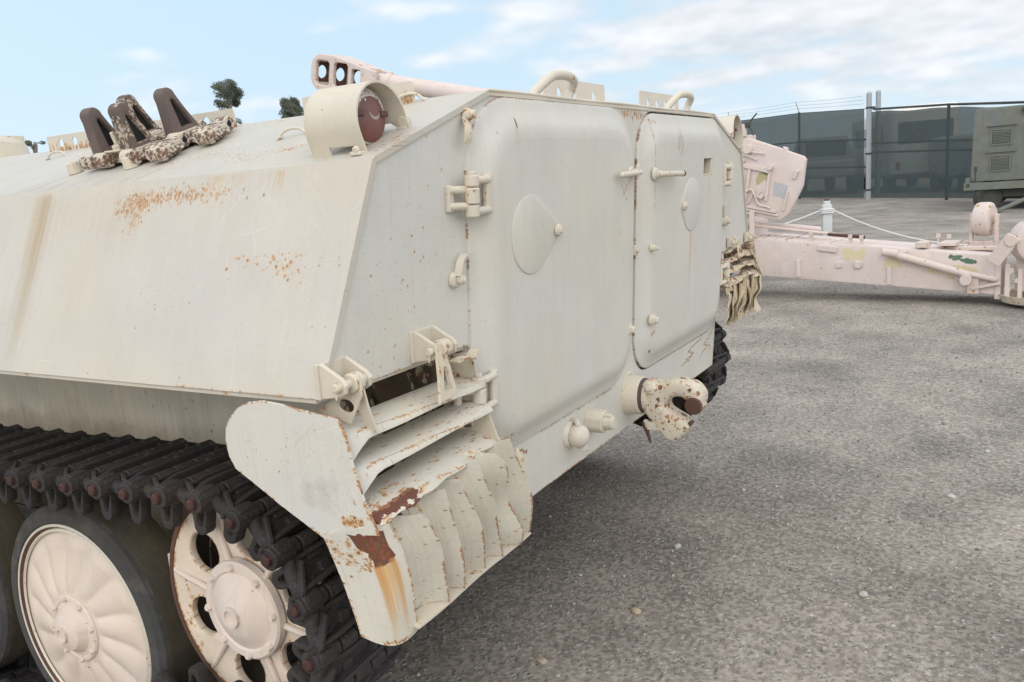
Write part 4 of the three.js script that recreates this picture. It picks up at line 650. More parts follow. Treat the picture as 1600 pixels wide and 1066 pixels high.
  // lower apron: one broad sheet round the corner, then overlapping vertical slats
  const apT = flapTex(84, .3, .28, 1500, (c, r) => {           // u left..right, v bottom..top
    edgeRust(c, [[.0, .0], [.0, .25]], r, 200, .001, .005, false, .004); edgeRust(c, [[.146, .0], [.146, .26]], r, 200, .001, .004, false, .003); edgeRust(c, [[0, .004], [.15, .004]], r, 220, .001, .004, false, .004); spots(c, 60, .04, .2, .03, .03, .001, .005, r);
    c.fillStyle = 'rgb(104,66,50)'; c.beginPath(); [[.046, .245], [.062, .238], [.070, .242], [.078, .236], [.124, .239], [.122, .21], [.128, .186], [.11, .178], [.09, .171], [.076, .172], [.078, .19], [.072, .2], [.076, .208], [.062, .218]].forEach((p, i) => c[i ? 'lineTo' : 'moveTo'](...p)); c.closePath(); c.fill();
    for (let i = 0; i < 120; i++) { c.fillStyle = `rgba(${90 + r() * 60},${56 + r() * 40},${40 + r() * 24},.5)`; blob(c, .08 + r() * .038, .178 + r() * .055, .0015 + .004 * r(), r); }
    runs(c, .084, .174, .012, .20, [184, 128, 70], .22, r, 110); runs(c, .116, .184, .011, .20, [184, 128, 70], .2, r, 90); runs(c, .1, .174, .032, .17, [200, 162, 108], .13, r, 130); spots(c, 34, .066, .19, .008, .02, .001, .003, r);
  });
  {
    // left edge follows the track, right edge hangs proud of the next slat
    const L = (t) => [-1.43 + .006 * t, mix(.853, .664, t), mix(.012, .070, t) + .006 * Math.sin(t * 3)], Rr = (t) => [mix(-1.388, -1.318, t) + .006 * Math.sin(t * 5), mix(.878, .638, t), mix(.134, .122, t) + .010 * Math.sin(t * 3.1)];
    const rows = grid(18, 14, (s, t) => { const a = L(s), b = Rr(s), k = t, bow = Math.sin(k * Math.PI); return [mix(a[0], b[0], k) - .018 * bow, mix(a[1], b[1], k) + (s > .9 ? -.012 * bow * (s - .9) * 10 : 0) + (s < .06 ? .012 * bow : 0), mix(a[2], b[2], k) + .022 * bow]; });
    const b = bent(rows, .004), u = b.attributes.uv; for (let i = 0; i < u.count; i++) u.setXY(i, u.getX(i) * .148 / .3, (1 - u.getY(i)) * .252 / .28); part('apron_sheet', b, paintMat(apT, { peel: 3 }), f, 0);
  }
  const slT = flapTex(85, .1, .28, 1300, (c, r) => { edgeRust(c, [[.0745, 0], [.0745, .26]], r, 60, .0006, .0022, false, .0012); edgeRust(c, [[0, .004], [.08, .004]], r, 120, .0008, .003, false, .005); edgeRust(c, [[0, .245], [.08, .245]], r, 100, .001, .005, false, .006); spots(c, 16, .03, .22, .02, .02, .0008, .003, r, .35); runs(c, .04, .25, .02, .05, [200, 150, 90], .22, r, 14); spots(c, 10, .05, .03, .02, .02, .0008, .003, r); });
  const slm = paintMat(slT, { peel: 3 }), slm2 = paintMat(slT.clone(), { peel: 3 }); slm2.map.offset.set(0, .0);
  const tops = [-1.402, -1.297, -1.228, -1.164, -1.091, -1.020, -.955], bots = [-1.324, -1.238, -1.177, -1.091, -1.032, -.962, -.890];
  for (let k = 0; k < 6; k++) {
    const rows = grid(20, 8, (s, t) => {
      const x0 = mix(tops[k], bots[k], s) - .012, x1 = mix(tops[k + 1], bots[k + 1], s) + .006 * Math.sin(s * 3.6 + k * 1.3) * (k % 2 ? 1 : .6);
      const zt = .112 + .018 * Math.sin(s * 3.1) - k * .001 + (k === 4 ? .012 * Math.sin(s * 9) * t : 0);
      return [mix(x0, x1, t), mix([.868, .872, .886, .893, .896, .892][k], .655, s) + (s < .1 ? .008 * Math.sin(k * 3 + t * 5) : 0), zt + mix(-.022, .024, t ** 4) + .004 * Math.sin(s * 7 + k * 2) * t];
    });
    const b = bent(rows, .0035), u = b.attributes.uv; for (let i = 0; i < u.count; i++) u.setXY(i, u.getX(i) * .075 / .1, (1 - u.getY(i)) * .25 / .28); part('apron_slat', b, k % 2 ? slm : slm2, f, 0);
  }
  // torn tongue standing off the last slat, and the flange along the bottom
  part('torn_edge', bent(grid(6, 4, (s, t) => [-.935 + .02 * t + .03 * s, .845 - .14 * s + (t > .6 && s < .3 ? .02 : 0), .116 + .012 * Math.sin(s * 5) + .008 * t]), .0035), M.creamWorn, f);
  part('bottom_flange', bent(grid(3, 24, (s, t) => [mix(-1.345, -.892, t), .653 + s * .004 - .002 * Math.sin(t * 9), mix(.142, .130, t) - s * .04]), .004), M.creamRust, f);
  part('dark_slat_backing', bent(grid(3, 6, (s, t) => [mix(-1.39, -.93, t), mix(.885, .66, s), .084 + .016 * Math.sin(s * 3.1)]), .003), M.well, f, .5);  // dark rust sheet, its colour giving the slat gaps a shaded interior
  // clevis hinges on the stern and their arms
  for (const [x, y] of [[-1.382, 1.13], [-1.11, 1.136]]) {
    const z0 = zr(y), cheek = (xx) => onFrame(ext(poly([[.002, -.026], [.002, .036], [.010, .039], [.056, .014], [.064, .002], [.061, -.012], [.05, -.019]]), .0095, .002), [xx, y, z0], [0, 0, 1], [0, 1, 0]);
    part('clevis', [cheek(x - .027), cheek(x + .037), rbox(.084, .064, .008, x + .0, y + .006, z0 + .003, .002)], M.cream, f);
    part('hinge_pin', [cyl([x - .05, y - .0, z0 + .05], [x + .046, y - .0, z0 + .05], .0085, .0085, 14), tube([[x - .045, y + .012, z0 + .052], [x - .045, y - .02, z0 + .048]], .0022, 4, 6)], M.creamWorn, f);
  }
  { // left arm: dished plate with a round hole and a gusset
    const y = 1.13, z = zr(1.128) + .05, x = -1.382;
    part('hinge_arm', [cyl([x - .012, y, z], [x + .014, y, z], .018, .018, 20),
      onFrame(ext(holeC(poly([[-.016, .012], [.016, .014], [.022, -.02], [-.016, -.078], [-.095, -.060], [-.075, -.046], [-.03, -.02]]), -.022, -.044, .022, .014), .006, .0012), [x + .002, y, z], [-.06, 0, .998], [0, 1, 0]),
      bent(grid(8, 3, (s, t) => [x + .016 + .012 * s * s, y - .01 - s * .088, z - .008 + (t - .5) * mix(.03, .02, s) + .018 * s]), .005)], M.creamWorn, f);
  }
  { // right arm: A-frame with a slot
    const y = 1.136, z = zr(1.134) + .05, x = -1.11;
    const s = poly([[-.018, .015], [.018, .016], [.022, -.02], [.036, -.1], [-.046, -.1], [-.03, -.05]]), h = new THREE.Path(); h.moveTo(-.006, -.034); h.lineTo(.006, -.034); h.lineTo(.016, -.085); h.lineTo(-.022, -.085); h.closePath(); s.holes.push(h);
    part('hinge_arm', [cyl([x - .014, y, z], [x + .016, y, z], .018, .018, 20), onFrame(ext(s, .006, .0012), [x - .02, y, z + .006], [1, 0, -.15], [0, 1, -.12])], M.creamWorn, f);
  }
  return f;
}
const flap0 = mudFlap();
{ const f = flap0.clone(); f.scale.set(-1, .66, .5); f.position.set(0, 1.13 * .34, .02); f.traverse((o) => { if (!o.isMesh || /clevis|pin/.test(o.name)) return; { o.material = M.flapRust; o.geometry = boxUV(o.geometry.clone(), .5, .2); } o.geometry = o.geometry.clone(); const p = o.geometry.attributes.position; for (let i = 0; i < p.count; i++) { const x = p.getX(i), y = p.getY(i), z = p.getZ(i), k = sstep(1.12, .98, y); p.setXYZ(i, x + k * .06 * (fbm(y * 8, z * 9, 2) - .5), y + k * .05 * (fbm(x * 9 + 5, z * 9, 2) - .5), z + k * .13 * (fbm(x * 7 + 9, y * 7 + 4, 2) - .5)); } o.geometry.computeVertexNormals(); }); f.userData = { label: 'crumpled rusty right mud flap seen edge on past the stern' }; carrier.add(f); }

// ---------------------------------------------------------------- the pink gun behind
{
  const gun = thing('towed_howitzer', 'faded pink towed howitzer with raised barrel and closed trails behind the carrier', 'field gun', [6.83, 0, -1.5], -0.1465);
  const EL = .2332, tube0 = [0, 1.80];                      // barrel line: y = 1.80 - z * .2376
  const by = (z) => 1.735 - z * .2376;
  const brl = toCreasedNormals(new THREE.LatheGeometry([[0, .5], [.15, .5], [.15, 1.4], [.125, 1.5], [.118, 4.4], [.112, 5.35], [.128, 5.36], [.128, 5.48], [.112, 5.5], [.112, 5.8], [0, 5.8]].map((p) => new THREE.Vector2(...p)), 40), .4);
  const toBarrel = (g) => g.applyMatrix4(new THREE.Matrix4().makeBasis(V(1, 0, 0), V(0, Math.sin(EL), -Math.cos(EL)), V(0, Math.cos(EL), Math.sin(EL))).setPosition(0, by(0), 0));
  part('barrel', toBarrel(brl), M.pink, gun);
  { // double-chamber muzzle brake: profile in (along, up), cut through from side to side
    const s = new THREE.Shape(), y0 = 5.55; s.moveTo(0, -.135); s.lineTo(.12, -.15); s.lineTo(.35, -.25); s.lineTo(1.2, -.27); s.quadraticCurveTo(1.42, -.26, 1.45, -.08); s.lineTo(1.45, .08); s.quadraticCurveTo(1.42, .26, 1.2, .27); s.lineTo(.95, .27); s.lineTo(.18, .155); s.lineTo(0, .135); s.closePath();
    for (const [a, b, h, k] of [[.33, .52, .115, .02], [.60, .92, .175, .04], [1.02, 1.33, .175, .04]]) { const p = new THREE.Path(); p.moveTo(a + k, -h); p.lineTo(a, -h + k); p.lineTo(a, h - k); p.lineTo(a + k, h); p.lineTo(b - k, h); p.lineTo(b, h - k); p.lineTo(b, -h + k); p.lineTo(b - k, -h); p.closePath(); s.holes.push(p); }
    const put = (g) => g.rotateY(Math.PI / 2).rotateX(EL).translate(0, by(0) + Math.sin(EL) * y0, -Math.cos(EL) * y0);   // along -> -z, up -> y, depth -> x
    // two cheek plates with the windows, a shell round them and baffles with the bore between
    const cheeks = [ext(s, .07, .02, 3, 10).translate(0, 0, .11), ext(s, .07, .02, 3, 10).translate(0, 0, -.18)];
    const slab = (q) => ext(poly([[.2, .11], [.36, .19], [1.26, .205], [1.41, .13], [1.43, .17], [1.22, .268], [.95, .268], [.2, .155]].map(([a, b]) => [a, b * q])), .25, 0).translate(0, 0, -.125);
    part('muzzle_brake', [...cheeks.map(put), put(slab(1)), put(slab(-1))], M.pinkWorn, gun);
    const baf = [.1, .56, .97, 1.40].map((a) => { const hh = a < .2 ? .11 : .2, q = holeC(poly([[-.11, -hh], [.11, -hh], [.11, hh], [-.11, hh]]), 0, 0, a < .2 ? .08 : .1); return put(ext(q, .05, .004).rotateY(Math.PI / 2).translate(a - .025, 0, 0)); });
    each('baffle', baf, M.rustBare, gun);
  }
  // elevating mass: slab-sided guard tilted with the barrel
  const G = (z, y) => [z, y];
  const sl = poly([[-.35, 1.86], [.10, 1.745], [.5, 1.59], [.5, 1.615], [.54, 1.6], [.54, 1.57], [.71, 1.50], [.735, 1.465], [.70, 1.2], [.56, .93], [.47, .85], [.36, .86], [.02, .94], [-.3, 1.02]]);
  const bt = sheet(1.2, 1.2, 500, [210, 196, 191], 91, (c, r) => { wear(c, 1.2, 1.2, 500, r);
    const o = (z, y) => [z + .4, y - .8]; const pg = (P, col) => { c.fillStyle = col; c.beginPath(); P.forEach((p, i) => c[i ? 'lineTo' : 'moveTo'](...o(...p))); c.closePath(); c.fill(); };
    pg([[.20, 1.30], [.24, 1.37], [.29, 1.4], [.36, 1.385], [.36, 1.26], [.33, 1.23], [.3, 1.29], [.24, 1.24], [.2, 1.23]], 'rgb(176,168,130)'); pg([[.27, 1.36], [.29, 1.4], [.36, 1.385], [.36, 1.30], [.32, 1.33]], 'rgb(112,118,88)');
    pg([[.40, 1.26], [.55, 1.21], [.53, 1.07], [.385, 1.11]], 'rgb(176,180,180)'); for (let i = 0; i < 120; i++) { const q = [.39 + r() * .15, 1.09 + r() * .14]; c.fillStyle = `rgba(${150 + r() * 70},${156 + r() * 60},${160 + r() * 60},.35)`; blob(c, ...o(...q), .003 + .008 * r(), r); }
    for (let i = 0; i < 26; i++) { c.fillStyle = 'rgba(160,120,100,.5)'; blob(c, ...o(.0 + r() * .3, 1.5 + r() * .15), .004 + .006 * r(), r, 2.5, .5); }
  }, .05);
  const bm = paintMat(bt, { peel: 4, rough: .66 });
  part('breech_guard', planarUV(clean(ext(sl, .07, .012, 2).rotateY(-Math.PI / 2).translate(.07, 0, 0)), (v) => (v.z + .4) / 1.2, (v) => (v.y - .8) / 1.2), bm, gun, 0);
  const pl = (z0, y0, z1, y1, w, d = .02, x = -.012) => { const L = Math.hypot(z1 - z0, y1 - y0); return new RoundedBoxGeometry(d, w, L, 2, .004).rotateX(-Math.atan2(y1 - y0, z1 - z0)).translate(x, (y0 + y1) / 2, (z0 + z1) / 2); };
  each('guard_frame', [pl(.02, 1.47, .37, 1.37, .05, .03), pl(.36, 1.37, .31, 1.06, .03), pl(.14, 1.42, .06, .98, .035, .02), pl(.02, 1.03, .42, .94, .03, .03), pl(.06, .99, .44, .9, .018), pl(.55, 1.15, .5, .95, .02), pl(.66, 1.36, .62, 1.28, .03, .05)], M.pink, gun);
  each('guard_fitting', [cyl([-.05, 1.41, .37], [.0, 1.41, .37], .03), tube([[-.03, 1.17, .1], [-.035, 1.19, .16], [-.03, 1.12, .2], [-.035, 1.03, .24], [-.03, 1.0, .33], [-.04, .985, .36]], .011, 30, 8), tube([[-.03, 1.02, .08], [-.03, 1.08, .14], [-.03, 1.17, .18]], .008, 10, 8), cyl([-.05, 1.11, .27], [.0, 1.11, .27], .022), tube([[-.03, 1.17, .26], [-.04, 1.12, .23], [-.04, 1.09, .27]], .01, 10, 8), tube([[-.02, 1.62, .02], [-.03, 1.58, .2], [-.02, 1.56, .3]], .008, 10, 6), tube([[-.02, 1.58, -.02], [-.03, 1.55, .12], [-.02, 1.5, .22]], .008, 10, 6), rbox(.05, .03, .1, -.02, 1.5, .04)], M.pink, gun);
  part('breech_opening', ext((() => { const s = new THREE.Shape(); s.absellipse(-.02, 1.22, .11, .2, 0, 6.2832, false, -.2); return s; })(), .01, .001).rotateY(-Math.PI / 2).translate(-.001, 0, 0), M.rustBare, gun);
  part('hydraulic_pipe', [tube([[-.03, 1.3, -.04], [-.05, 1.36, .02], [-.05, 1.28, .06], [-.04, 1.16, .03], [-.03, 1.08, -.02]], .022, 24, 10), tube([[-.02, 1.42, .02], [-.04, 1.46, -.03], [-.03, 1.38, -.08]], .02, 14, 10)], M.pinkWorn, gun);
  part('sight_bracket', [ext(poly([[-.16, 1.78], [-.13, 1.9], [-.08, 1.86], [-.02, 1.97], [.03, 1.89], [.1, 1.88], [.1, 1.75]]), .05, .006).rotateY(-Math.PI / 2).translate(.03, 0, 0), rbox(.16, .1, .16, .1, 1.72, .06, .02), cyl([-.04, 1.62, .12], [.04, 1.62, .12], .05)], M.pink, gun);
  part('wing_handle', [tube([[0, 1.86, .12], [0, 1.92, .16], [0, 1.98, .22]], .008, 8, 6), tube([[0, 1.87, .12], [0, 1.82, .16], [0, 1.76, .18]], .007, 8, 6), cyl([-.02, 1.87, .12], [.02, 1.87, .12], .03)], M.oliveDark, gun);
  // carriage and wheels (mostly hidden by the carrier)
  part('carriage', [rbox(.7, .5, .9, .25, .62, -.35, .05), rbox(1.9, .18, .2, .35, .55, -.75, .03), rbox(.5, .5, .8, .25, 1.15, -.45, .06), cyl([.2, .7, .02], [.2, .98, .02], .06), cyl([-.03, .78, .0], [-.03, .78, .1], .06), rbox(.03, .24, .05, -.05, .84, .17)], M.pink, gun);
  for (const x of [-.62, 1.2]) { const w = part('gun_wheel', [toCreasedNormals(new THREE.LatheGeometry([[.26, -.12], [.46, -.13], [.53, -.1], [.55, 0], [.53, .1], [.46, .13], [.26, .12]].map((p) => new THREE.Vector2(...p)), 40), .6).rotateZ(Math.PI / 2).translate(x, .55, -.95)], M.rubber, gun); part('wheel_hub', cyl([x - .06, .55, -.95], [x + .06, .55, -.95], .27, .27, 30), M.pink, w); }
  // trails: two box beams closed side by side
  const trailT = sheet(2.9, .46, 420, [210, 197, 192], 93, (c, r) => {
    const P = (pts, col) => { c.fillStyle = col; c.beginPath(); pts.forEach((p, i) => c[i ? 'lineTo' : 'moveTo'](...p)); c.closePath(); c.fill(); };
    const chip = (x, y, w, h, col) => { c.fillStyle = col; for (let i = 0; i < 90; i++) { const a = r() * 6.28, k = r() ** .6; const px = x + Math.cos(a) * w * k, py = y + Math.sin(a) * h * k; if (fbm(px * 14, py * 14, 2) < .38) continue; blob(c, px, py, h * (.2 + .4 * r()), r, 1.3, 1); } };
    chip(1.2, .3, .13, .05, 'rgb(205,192,160)'); chip(1.58, .27, .09, .07, 'rgb(205,192,160)'); chip(1.98, .19, .05, .03, 'rgb(205,192,160)'); chip(2.12, .14, .03, .02, 'rgb(205,192,160)'); chip(2.22, .22, .12, .03, 'rgb(200,186,150)'); chip(2.2, .33, .09, .026, 'rgb(82,108,92)'); chip(2.28, .3, .05, .02, 'rgb(82,108,92)');
    wear(c, 2.9, .46, 500, r); for (let i = 0; i < 160; i++) { const x = r() * 2.9; rustSpot(c, x, r() < .5 ? .42 - r() * .02 : r() * .4, .0015 + .006 * r() ** 3, r, .35, 1.2, .8); }
  }, .06);
  const tm = paintMat(trailT, { peel: 6, rough: .68 });
  const beam = (x, side, label) => {
    const s = poly([[-.6, .70], [.15, .675], [2.5, .47], [2.52, .10], [.15, .255], [-.6, .30]]);
    const t = part('trail_beam', planarUV(clean(ext(s, .24, .012, 2).rotateY(-Math.PI / 2).translate(x + .24, 0, 0)), (v) => v.z / 2.9, (v) => (v.y - mix(.265, .10, v.z / 2.5)) / .46), tm, gun, 0); t.userData.label = label; return t;
  };
  const b0 = beam(0, -1, 'near trail beam with chipped pink paint'), b1 = beam(.34, 1, 'far trail beam');
  const yt = (z) => mix(.675, .47, (z - .15) / 2.35), ym = (z, f) => mix(mix(.255, .1, (z - .15) / 2.35), yt(z), f);
  const strap = (z, f0, f1) => rbox(.022, (f1 - f0) * .39, .045, -.008, ym(z, (f0 + f1) / 2), z, .004);
  each('trail_clip', [strap(.66, .05, .52), strap(1.57, .05, .5), rbox(.03, .05, .05, -.01, ym(1.08, .45), 1.08), rbox(.05, .06, .05, -.015, ym(1.27, .5), 1.27), pl(.86, ym(.86, .86), 1.06, ym(1.06, .84), .055, .03), cyl([-.03, ym(1.27, .5), 1.27], [-.01, ym(1.27, .5), 1.27], .04)], M.pink, b0);
  const lug = []; for (const z of [.78, 1.18, 1.29]) lug.push(rbox(.045, .045, .042, .04, yt(z) + .075, z), rbox(.03, .07, .03, .04, yt(z) + .03, z)); for (const z of [1.9, 2.0]) lug.push(rbox(.04, .045, .04, .5, yt(z) + .09, z), rbox(.02, .07, .02, .5, yt(z) + .04, z)); lug.push(tube([[.3, yt(2.15), 2.15], [.3, yt(2.15) + .06, 2.17], [.3, yt(2.15) + .08, 2.2]], .008, 6, 6));
  each('trail_lug', lug, M.pinkWorn, b0);
  part('rammer_rod', tube([[.06, .80, .12], [.05, .725, .7], [.04, .655, 1.3]], .016, 12, 10), M.pinkWorn, gun);
  part('rammer_tip', cyl([.045, .69, .95], [.04, .652, 1.32], .019, .019, 12), M.rustBare, gun);
  part('travel_rod', tube([[.2, .82, -.1], [.2, .77, .45], [.2, .73, .8]], .03, 10, 10), M.pink, gun);
  part('trail_deck', [rbox(.1, .04, 1.2, .29, .51, 1.95, .01).rotateX(0), rbox(.3, .03, .16, .3, .56, 2.05), rbox(.2, .05, .1, .1, .57, 1.85)], M.pinkWorn, gun);
  part('locking_strut', [tube([[-.05, .495, 1.6], [-.055, .395, 1.94], [-.06, .295, 2.28]], .036, 12, 12), cyl([-.06, .515, 1.52], [-.06, .49, 1.66], .038), cyl([-.12, .25, 2.27], [-.02, .25, 2.27], .05), tube([[-.05, .30, 2.3], [-.04, .27, 2.42], [-.02, .25, 2.5]], .026, 8, 10), rbox(.06, .09, .06, -.03, .47, 1.7), pl(2.3, .16, 2.55, .22, .025, .03, -.04), rbox(.05, .16, .1, -.02, .19, 2.32, .01)], M.pinkWorn, b0);
  // trail ends
  part('trail_coupling', [rbox(.3, .40, .05, .14, .26, 2.52, .008), rbox(.05, .34, .04, -.02, .22, 2.60, .006), rbox(.04, .3, .035, -.015, .2, 2.70, .006), rbox(.34, .34, .9, .2, .3, 3.1, .02), cyl([-.04, .33, 2.62], [-.0, .33, 2.62], .03), cyl([-.03, .24, 2.68], [.0, .24, 2.68], .025), cyl([-.02, .16, 2.6], [.0, .16, 2.6], .03)], M.pink, gun);
  part('spade_dish', toCreasedNormals(new THREE.LatheGeometry([[0, .0], [.22, .0], [.3, .03], [.33, .1], [.32, .1], [.28, .04], [0, .02]].map((p) => new THREE.Vector2(...p)), 36), .6).translate(.1, .012, 2.84), M.creamWorn, gun);
  // roller on the far trail and the near caster folded on top
  const rol = (r, w, x, y, z, tilt, name, label) => { const g = toCreasedNormals(new THREE.LatheGeometry([[0, -w / 2], [r * .82, -w / 2], [r * .95, -w / 2 + .012], [r, -w / 2 + .035], [r, w / 2 - .035], [r * .95, w / 2 - .012], [r * .82, w / 2], [0, w / 2]].map((p) => new THREE.Vector2(...p)), 40), .5).rotateZ(Math.PI / 2).rotateY(tilt).translate(x, y, z); const o = part(name, g, M.pinkWorn, gun); o.userData.label = label; return o; };
  rol(.165, .15, .48, .77, 2.31, 1.42, 'trail_roller', 'upright trail roller with rust flecked tread');
  part('roller_fork', [rbox(.07, .34, .03, .46, .66, 2.205, .006), rbox(.07, .36, .03, .44, .64, 2.425, .006), rbox(.1, .07, .26, .46, .53, 2.31, .01), cyl([.47, .75, 2.19], [.47, .75, 2.44], .02)], M.pinkWorn, gun);
  rol(.20, .22, .02, .60, 2.80, .5, 'trail_roller', 'round grey pink drum at the trail end'); part('roller_arm', [pl(2.5, .42, 2.66, .66, .12, .03, -.17).translate(0, 0, 0), cyl([-.2, .62, 2.64], [-.15, .62, 2.64], .05)], M.pinkWorn, gun);
}

// ---------------------------------------------------------------- fence with green screening
const F = [[60, -36, 3.5], [44, -19, 3.45], [35.3, -9.6, 3.38], [31.8, -6.0, 3.28], [28.7, -3.2, 3.04]], Rr = [[28.5, -2.95, 3.0], [26.0, -.57, 2.80], [23.7, 1.38, 2.56], [20.6, 4.3, 2.4], [17.0, 7.9, 2.4]];
const screenMat = new THREE.MeshStandardMaterial({ map: sheet(4, 3, 200, [66, 76, 76], 101, (c, r) => { for (let i = 0; i < 200; i++) { c.fillStyle = `rgba(${50 + r() * 40},${66 + r() * 40},${68 + r() * 40},.05)`; blob(c, r() * 4, r() * 3, .05 + .2 * r(), r); } }, .1), roughness: 1, transparent: true, opacity: .89, side: THREE.DoubleSide });
const darkPipe = new THREE.MeshStandardMaterial({ color: new THREE.Color(.045, .052, .054), roughness: .7 });
function fenceRun(pts, label, right) {
  const f = thing('screened_fence', label, 'fence');
  pts.forEach(([x, z, h], i) => {
    if (!(right && i === 0) && !(!right && i === pts.length - 1)) part('fence_post', cyl([x, 0, z], [x, h, z], .045, .045, 10), darkPipe, f);
    if (!right && i > 0 && i < pts.length - 1) part('barb_arm', cyl([x, h, z], [x - .12, h + .38, z - .1], .018, .014, 6), M.galv, f);
  });
  for (let i = 0; i + 1 < pts.length; i++) {
    const [x0, z0, h0] = pts[i], [x1, z1, h1] = pts[i + 1], L = Math.hypot(x1 - x0, z1 - z0), dx = (x1 - x0) / L, dz = (z1 - z0) / L, nx = dz * .06, nz = -dx * .06;
    const gap = right ? .12 : .03, n = Math.max(4, Math.round(L * 3)), rows = grid(6, n, (s, t) => { const x = mix(x0, x1, t), z = mix(z0, z1, t), h = mix(h0, h1, t) - gap + (right ? .02 * Math.sin(t * n * .9) : .012 * Math.sin(t * n * .7)), w = .012 * Math.sin(t * L * 5 + s * 4) * Math.sin(s * 3.14); return [x - nx * .9 + nx * w * 8, mix(.06, h, s), z - nz * .9 + nz * w * 8]; });
    const P = [], I = [], U = []; rows.forEach((R, a) => R.forEach((p, b) => { P.push(...p); U.push(b / n * L / 4, p[1] / 3); })); for (let a = 0; a < 6; a++) for (let b = 0; b < n; b++) { const q = a * (n + 1) + b; I.push(q, q + 1, q + n + 1, q + 1, q + n + 2, q + n + 1); }
    const g = new THREE.BufferGeometry(); g.setAttribute('position', new THREE.Float32BufferAttribute(P, 3)); g.setAttribute('uv', new THREE.Float32BufferAttribute(U, 2)); g.setIndex(I); g.computeVertexNormals();
    part('screen_panel', g, screenMat, f, 0);
    const rails = right ? [h0 ? 1 : 1, .62, .52] : [1, .66, .36];
    rails.forEach((k) => part('fence_rail', cyl([x0, h0 * k - (k === 1 ? .03 : 0), z0], [x1, h1 * k - (k === 1 ? .03 : 0), z1], k === 1 && !right ? .012 : .03, k === 1 && !right ? .012 : .03, 8), darkPipe, f));
    // woven wire
    const wires = [], H0 = Math.min(h0, h1) - .16, st = .11; const line3 = (a, b) => { const g2 = new THREE.CylinderGeometry(.0022, .0022, a.distanceTo(b), 3, 1, true); g2.applyQuaternion(new THREE.Quaternion().setFromUnitVectors(V(0, 1, 0), b.clone().sub(a).normalize())).translate((a.x + b.x) / 2, (a.y + b.y) / 2, (a.z + b.z) / 2); wires.push(g2); };
    if (L < 7) for (let s0 = -H0; s0 < L; s0 += st) for (const dir of [1, -1]) { const a0 = Math.max(s0, 0), b0 = Math.min(s0 + H0, L); if (b0 - a0 < .05) continue; const ya = dir > 0 ? a0 - s0 : H0 - (a0 - s0), yb = dir > 0 ? b0 - s0 : H0 - (b0 - s0); line3(V(x0 + dx * a0, ya + .05, z0 + dz * a0), V(x0 + dx * b0, yb + .05, z0 + dz * b0)); }
    if (wires.length) { const w = part('wire_mesh', wires, M.galv, f, 0); w.userData.kind = 'stuff'; }
    if (!right) for (const [o, k] of [[-.04, .14], [-.08, .26], [-.12, .38]]) { const c = (t) => [mix(x0, x1, t) + o, mix(h0, h1, t) + k - .02 * Math.sin(t * 3.14), mix(z0, z1, t) + o * .8]; part('barbed_wire', tube([c(0), c(.25), c(.5), c(.75), c(1)], .005, 12, 4), M.galv, f); }
    else part('tension_wire', tube([[x0, h0 - .06, z0], [mix(x0, x1, .5), mix(h0, h1, .5) - .07, mix(z0, z1, .5)], [x1, h1 - .06, z1]], .006, 6, 4), M.galv, f);
  }
}
fenceRun(F, 'chain link fence with dark green screening and barbed wire left of the tall silver post', false);
fenceRun(Rr, 'dark green screened gate panels with pipe top rail right of the tall silver post', true);
{
  const a = thing('gate_post', 'tall silver steel gate post between the two screened fence runs', 'post', [28.55, 0, -3.08]);
  part('post', cyl([0, 0, 0], [0, 3.46, 0], .085, .085, 20), M.galv, a); part('cap', toCreasedNormals(new THREE.SphereGeometry(.088, 16, 8, 0, 6.3, 0, 1.57), .5).translate(0, 3.46, 0), M.galv, a);
  part('hinge_band', [cyl([0, 3.0, 0], [0, 3.06, 0], .1, .1, 16), cyl([0, 1.5, 0], [0, 1.56, 0], .1, .1, 16), cyl([0, .3, 0], [0, .36, 0], .1, .1, 16), rbox(.24, .08, .08, .05, 3.02, .14, .01)], darkPipe, a);
  const b = thing('gate_post', 'second tall post rising behind the screen just right of the silver gate post', 'post', [30.6, 0, -3.05]);
  part('post', cyl([0, 0, 0], [0, 3.62, 0], .085, .085, 20), M.galv, b); part('cap', toCreasedNormals(new THREE.SphereGeometry(.088, 16, 8, 0, 6.3, 0, 1.57), .5).translate(0, 3.62, 0), M.galv, b);
}
